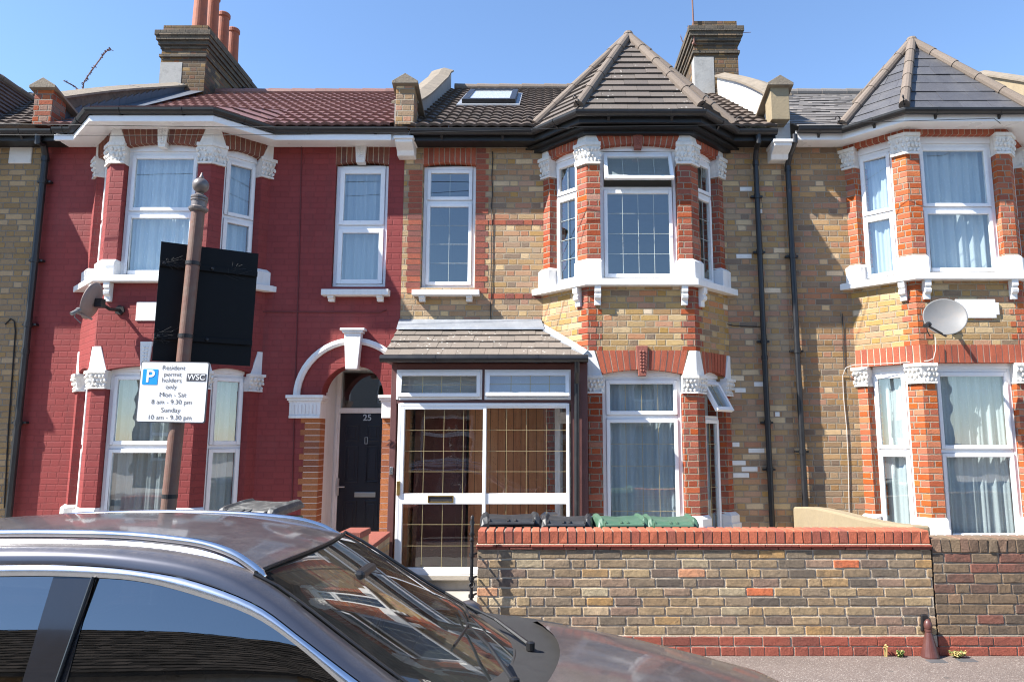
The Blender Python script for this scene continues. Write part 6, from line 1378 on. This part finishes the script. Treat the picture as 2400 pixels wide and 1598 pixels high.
# cant rail and pillar strips, bright trim
def strip(a, b, off0, off1, bulge=.0, rows=4):
    out = []
    for k in range(rows + 1):
        t = k / rows; out.append([p.lerp(q, t) + Vector((0, -bulge * math.sin(math.pi * t), bulge * .7 * math.sin(math.pi * t))) for p, q in zip(a, b)])
    return out
for nm, a, b_, mat, bl in (('roof_side', E_c, W_c, 'car_paint', .020), ('window_trim', W_c, G_c, 'bright_trim', .007)):
    for m in (False, True):
        mb = MB(); rows = strip(a, b_, 0, 0, bl)
        if nm == 'window_trim': rows = [[p + Vector((0, -.004, -.003)) for p in r] for r in rows]
        if m: rows = [[mir(p) for p in r] for r in rows]
        mb.rings(rows, cap=False, closed=False); mb.build(nm, mat, car, smooth=True)
# roof skin
mb = MB(); n = 14; rows = []
iE = [i for i, p in enumerate(E_c) if p.x < P(615, 1356, YR - .03).x + .001]
for i in iE:
    p = E_c[i]; q = mir(p); f = (p.x + 3.25) / 2.2; cr = .055 - .037 * max(0, (f - .55) / .45) ** 1.5; fw = .055 * max(0, (f - .75) / .25) ** 1.5
    rows.append([p.lerp(q, k / n) + Vector((math.sin(math.pi * k / n) * fw * 1.3, 0, math.sin(math.pi * k / n) ** .8 * cr)) for k in range(n + 1)])
mb.rings(rows, cap=False, closed=False); mb.build('roof', 'car_paint', car, smooth=True)
# windscreen
iA = [i for i, p in enumerate(E_c) if p.x >= P(615, 1356, YR - .03).x - .001]; top_row = rows[-1]
ws = []
for j, i in enumerate(iA):
    p = E_c[i] + Vector((.0, .012, .006)); q = mir(p); f = j / (len(iA) - 1); r_ = []
    for k in range(n + 1):
        s_ = math.sin(math.pi * k / n); r_.append(p.lerp(q, k / n) + Vector((4 * (k / n) * (1 - k / n) * (.06 + .11 * f), 0, 4 * (k / n) * (1 - k / n) * .015)))
    ws.append([p.copy() for p in top_row] if j == 0 else r_)
mb = MB(); mb.rings(ws, cap=False, closed=False); mb.build('windscreen', 'windscreen_glass', car, smooth=True)
mb = MB(); mb.tube([p + Vector((.006, 0, .006)) for p in top_row], .007, 6); mb.tube([r_[-1] + Vector((0, .006, .010)) for r_ in ws], .008, 6); mb.tube([r_[0] + Vector((.004, -.008, .002)) for r_ in ws], .006, 6); mb.build('windscreen_seal', 'trim_black', car)
mb = MB(); mb.rings([[p + Vector((0, 0, -.004)) for p in ws[0]], [p + Vector((0, 0, -.004)) for p in ws[1]], [p + Vector((0, 0, -.004)) for p in ws[2]]], cap=False, closed=False); mb.build('screen_border', 'trim_black', car)
mb = MB(); mb.rings([[p + Vector((0, 0, -.03)) for p in r_] for r_ in rows], cap=False, closed=False); mb.build('headlining', 'car_interior', car)
bandrows = [[p + Vector((0, 0, -.004)) for p in ws[0]], [p.lerp(ws[3][k], .9) + Vector((0, 0, -.004)) for k, p in enumerate(ws[0])]]
for sd_ in (0, 1):
    mb = MB(); mb.rings([[(r_[0] if not sd_ else r_[-1]) + Vector((0, 0, -.004)), (r_[1] if not sd_ else r_[-2]) + Vector((0, 0, -.004))] for r_ in ws], cap=False, closed=False); mb.build('screen_border', 'trim_black', car)
# side glass and pillars
zbelt = .90 + RZ
def gtop(x):
    best = min(G_c, key=lambda p: abs(p.x - x)); return best
def glass_panel(name, xs, mat, off, m, tops=None):
    mb = MB(); top = [gtop(x) for x in xs]; rws = []
    for k in range(5):
        t = k / 4; row = []
        for x, p in zip(xs, top):
            zb_ = min(zbelt, p.z); b = Vector((p.x, side_Y(zb_) + .004, zb_)); a = p + Vector((0, .006, 0)); row.append(a.lerp(b, t) + Vector((0, -.003 * math.sin(math.pi * t) - off, 0)))
        rws.append(row)
    if m: rws = [[mir(p) for p in r] for r in rws]
    mb.rings(rws, cap=False, closed=False); return mb.build(name, mat, car, smooth=True)
xB0, xB1 = on_side(215, 1360).x, on_side(163, 1360).x; xB2, xB3 = on_side(163, 1360).x - .004, on_side(121, 1360).x
xend = G_c[-1].x
lin = lambda a, b, n: [a + (b - a) * i / (n - 1) for i in range(n)]
for m in (False, True):
    glass_panel('door_window', lin(xB0 + .002, xend, 40), 'car_glass', .0, m); glass_panel('door_window', lin(-2.50, xB3 - .002, 16), 'car_glass', .0, m); glass_panel('quarter_window', lin(-3.1, -2.60, 12), 'car_glass', .0, m)
    glass_panel('door_pillar', lin(xB1 + .005, xB0 - .004, 3), 'gloss_pillar', .004, m); glass_panel('door_pillar', lin(xB3, xB2 - .003, 3), 'gloss_pillar', .003, m); glass_panel('door_pillar', lin(-2.60, -2.50, 3), 'gloss_pillar', .003, m)
    mb = MB(); s_ = [gtop(xB0) , Vector((xB0 - .03, side_Y(zbelt), zbelt))]; s_ = [p + Vector((0, -.010, 0)) for p in s_]; s_ = [mir(p) for p in s_] if m else s_; mb.tube(s_, .006, 6); mb.build('window_seal', 'trim_black', car)
# lower body: sides, bonnet, nose and tail from one set of stations
st = [(-3.50, .60, .55, .92), (-3.44, .70, .86, .97), (-3.2, .76, .92, .94), (-2.5, .795, .925, .93), (-1.8, .805, .925, .925), (-1.1, .81, .925, .92), (-.45, .81, .90, .895), (-.1, .81, .835, .835), (.15, .805, .80, .80), (.45, .795, .735, .74), (.75, .775, .665, .67), (1.0, .74, .60, .61), (1.18, .66, .52, .54), (1.30, .50, .46, .48)]
def sect(x, hw, zs, zb):
    return [Vector((x, CY - hw * k, z + RZ)) for k, z in ((.86, .20), (.95, .26), (.99, .40), (1.0, .56), (.995, min(.72, zs * .86)), (.975, min(.82, zs * .95)), (.935, zb))]
SS = []
for a, b_ in zip(st, st[1:]):
    for k in range(3): t = k / 3; SS.append([q + (w_ - q) * t for q, w_ in zip(a, b_)])
SS.append(st[-1])
for m in (False, True):
    mb = MB(); rws = [[p + Vector((0, .035, 0)) for p in sect(*s_)[2:]] + [sect(*s_)[-1] + Vector((0, .004, .004))] for s_ in SS if -3.3 < s_[0] < -.15]; rws = [[mir(p) for p in r] for r in rws] if m else rws; mb.rings(rws, cap=False, closed=False); mb.build('door_card', 'car_interior', car, smooth=True)
for m in (False, True):
    mb = MB(); rws = [sect(*s_) for s_ in SS]; rws = [[mir(p) for p in r] for r in rws] if m else rws; mb.rings(rws, cap=False, closed=False); mb.build('body_side', 'car_paint', car, smooth=True)
for s_, nm in ((SS[0], 'tailgate'), (SS[-1], 'front_bumper')):
    mb = MB(); r_ = sect(*s_); q_ = [mir(p) for p in r_]; d = -.06 if nm == 'tailgate' else .07
    mb.rings([[p.lerp(q, k / 8) + Vector((math.sin(math.pi * k / 8) * d, 0, 0)) for k in range(9)] for p, q in zip(r_, q_)], cap=False, closed=False); mb.build(nm, 'car_paint', car, smooth=True)
mb = MB(); rws = []
for s_ in [s_ for s_ in SS if s_[0] >= -.16]:
    x, hw, zs, zb = s_; p = sect(*s_)[-1]; q = mir(p); cr = .062; row = []
    for k in range(17):
        t = k / 16; e = abs(2 * t - 1); sh = (1 - e ** 3.2) * cr + .016 * math.exp(-((e - .72) / .10) ** 2) * (x < 1.05); f0 = max(0, (.12 - x)) * 0
        row.append(p.lerp(q, t) + Vector((math.sin(math.pi * t) * .17, 0, sh)))
    rws.append(row)
mb.rings(rws, cap=False, closed=False); mb.build('bonnet', 'car_paint', car, smooth=True)
# tail above the belt: rear window and hatch frame
mb = MB(); a = sect(*SS[0])[-1]; e = E_c[0]; mb.rings([[p.lerp(mir(p), k / 8) + Vector((-math.sin(math.pi * k / 8) * .06, 0, math.sin(math.pi * k / 8) * c_)) for k in range(9)] for p, c_ in ((e, .045), (e.lerp(a, .5), .0), (a, .0))], cap=False, closed=False); mb.build('rear_window', 'car_glass', car, smooth=True)
for m in (False, True):
    mb = MB(); q = [E_c[0], W_c[0], G_c[0], Vector((G_c[0].x, side_Y(zbelt), zbelt)), sect(*SS[0])[-1]]; q = [mir(p) for p in q] if m else q; mb.face(q); q2 = [G_c[0], gtop(-3.1), Vector((-3.1, side_Y(zbelt), zbelt)), Vector((G_c[0].x, side_Y(zbelt), zbelt))]; mb.face([mir(p) for p in q2] if m else q2); mb.build('rear_pillar', 'car_paint', car)
# black cowl, wipers
bot = ws[-1]; mb = MB(); rw0 = [p + Vector((.0, 0, .004)) for p in bot]; rw1 = [p + Vector((.07, 0, -.020)) for p in bot]; rw2 = [p + Vector((.12, 0, -.028)) for p in bot]; mb.rings([rw0, rw1, rw2, [p + Vector((.13, 0, -.07)) for p in bot]], cap=False, closed=False); mb.build('cowl', 'trim_black', car, smooth=False)
for y0, y1, k in ((2.95, 3.35, 5), (3.42, 3.85, 9)):
    i0 = min(range(n + 1), key=lambda k_: abs(bot[k_].y - y0)); i1 = min(range(n + 1), key=lambda k_: abs(bot[k_].y - y1)); a = bot[i0] + Vector((.07, 0, .02)); b_ = ws[-5][i1] + Vector((.0, 0, .018)); mb = MB(); mb.tube([a, a.lerp(b_, .5) + Vector((.0, 0, .02)), b_], [.010, .008, .005], 6); c_ = ws[-5][max(0, i1 - 3)] + Vector((0, 0, .012)); d_ = ws[-6][min(n, i1 + 2)] + Vector((0, 0, .012)); mb.tube([c_, b_, d_], .006, 6); mb.lathe([(.02, -.02), (.02, .012), (.008, .018)], a, 10); mb.build('wiper', 'trim_black', car)
# roof rails
rp = [rear(-2.8, 2.83, 1.37), rear(-2.68, 2.82, 1.41), rear(-2.4, 2.81, 1.445), P(0, 1250, 2.80), P(170, 1250, 2.80), P(300, 1254, 2.80), P(400, 1263, 2.795), P(480, 1275, 2.785), P(545, 1297, 2.77), P(590, 1325, 2.76), P(622, 1352, 2.75)]
for m in (False, True):
    mb = MB(); c = spl(rp, 5); c = [mir(p) + Vector((0, -.05, -.018)) for p in c] if m else c; rr = []
    for i, p in enumerate(c):
        d = (c[min(i + 1, len(c) - 1)] - c[max(i - 1, 0)]).normalized(); sx_ = Vector((0, 1, 0)); sz_ = d.cross(sx_).normalized()
        if sz_.z < 0: sz_ = -sz_
        k_ = 1 if 1 < i < len(c) - 2 else .6; rr.append([p + sx_ * (.020 * math.cos(2 * math.pi * j / 12)) * k_ + sz_ * (.016 * math.sin(2 * math.pi * j / 12)) * k_ for j in range(12)])
    mb.rings(rr); mb.build('roof_rail', 'bright_trim', car, smooth=True)
    mb = MB(); lo = [p + Vector((0, -.012 if not m else .012, -.020)) for p in c]; hi = [p + Vector((0, -.032 if not m else .032, -.05)) for p in c]; mb.rings([lo, hi], cap=False, closed=False); mb.build('rail_base', 'bright_trim', car, smooth=True)
# wheels, lamps, mirrors, inside
for x in (-2.5, .55):
    for sg in (-1, 1):
        c = (x, CY + sg * .70, RZ + .32); ax = Vector((0, sg, 0)); mb = MB(); mb.lathe([(.20, -.10), (.30, -.11), (.32, -.08), (.32, .08), (.30, .11), (.22, .11)], c, 32, ax); wl = mb.build('wheel', 'rubber', car, smooth=False)
        mb = MB(); mb.lathe([(.215, .02), (.225, .10), (.20, .105), (.19, .05), (.05, .06), (.05, .09), (.001, .095)], c, 32, ax)
        for k in range(5):
            a = k * 2 * math.pi / 5; d = Vector((math.cos(a), 0, math.sin(a))); mb.tube([Vector(c) + ax * .08 + d * .04, Vector(c) + ax * .09 + d * .2], [.03, .022], 8)
        mb.build('rim', 'aluminium', wl)
for m in (False, True):
    mb = MB(); q = [Vector((.90, CY - .74, .50 + RZ)), Vector((1.16, CY - .64, .42 + RZ)), Vector((1.14, CY - .66, .50 + RZ)), Vector((.88, CY - .75, .60 + RZ))]; q = [p + Vector((.035, -.03, 0)) for p in q]; q = [mir(p) for p in q] if m else q; mb.loft(q, [p + Vector((-.05, .06 if not m else -.06, 0)) for p in q]); mb.build('headlight', 'gloss_pillar', car, bevel=.01)
    mb = MB(); c = Vector((-.42, CY - .90, .84 + RZ)); c = mir(c) if m else c; mb.lathe([(.02, -.09), (.075, -.06), (.085, 0), (.07, .06), (.02, .085)], c, 16, Vector((0, 1, 0))); mb.tube([c, c + Vector((.02, .11 if not m else -.11, -.0))], .03, 8); mb.build('wing_mirror', 'car_paint', car, smooth=True)
mb = MB(); mb.box(-3.2, .1, 2.62, 4.05, RZ + .25, RZ + .30); mb.build('cabin_floor', 'car_interior', car)
mb = MB(); xs = lin(-.62, .02, 8); mb.rings([[Vector((x, y, RZ + zz)) for y in lin(2.62, 4.05, 10)] for x, zz in ((-.62, .62), (-.62, .84), (-.58, .885), (-.50, .90), (-.3, .895), (-.05, .865), (.10, .84))], cap=False, closed=False); mb.build('dashboard', 'dashboard', car, smooth=True)
for y in (2.97, 3.70):
    mb = MB(); q = lambda a, b: [(a, y - .24, b), (a, y + .24, b)]
    mb.hexa([(-1.62, y - .25, RZ + .5), (-1.0, y - .25, RZ + .52), (-1.0, y + .25, RZ + .52), (-1.62, y + .25, RZ + .5), (-1.62, y - .25, RZ + .62), (-1.0, y - .25, RZ + .66), (-1.0, y + .25, RZ + .66), (-1.62, y + .25, RZ + .62)])
    mb.hexa([(-1.62, y - .25, RZ + .55), (-1.47, y - .25, RZ + .6), (-1.47, y + .25, RZ + .6), (-1.62, y + .25, RZ + .55), (-1.80, y - .2, RZ + 1.12), (-1.70, y - .2, RZ + 1.14), (-1.70, y + .2, RZ + 1.14), (-1.80, y + .2, RZ + 1.12)])
    mb.box(-1.82, -1.72, y - .12, y + .12, RZ + 1.16, RZ + 1.32); mb.build('seat', 'car_interior', car, bevel=.03)
mb = MB(); c = Vector((-.85, 3.70, RZ + .82)); mb.tube([c + Vector((.06 * math.sin(a), .18 * math.cos(a), .17 * math.sin(a))) for a in [i * 2 * math.pi / 24 for i in range(25)]], .014, 8); mb.build('steering_wheel', 'trim_black', car)
mb = MB(); c = Vector((-.80, CY, RZ + 1.22)); mb.box(c.x - .02, c.x + .03, c.y - .12, c.y + .12, c.z - .04, c.z + .03); mb.build('rear_view_mirror', 'trim_black', car, bevel=.015)
# permit on the dashboard behind the glass
pp = P(1085, 1592, 2.62); mb = MB(); o = Vector((-.30, 2.60, RZ + .915)); e1_, e2_ = Vector((.02, -.13, .0)), Vector((.085, .015, -.015)); mb.face([o, o + e1_, o + e1_ + e2_, o + e2_]); pmt = mb.build('permit', 'paper_blue', car)
mb = MB(); z_ = Vector((0, 0, .002)); mb.face([o + e1_ * .05 + e2_ * .1 + z_, o + e1_ * .3 + e2_ * .1 + z_, o + e1_ * .3 + e2_ * .45 + z_, o + e1_ * .05 + e2_ * .45 + z_]); mb.build('permit_stamp', 'paper_dark', pmt)
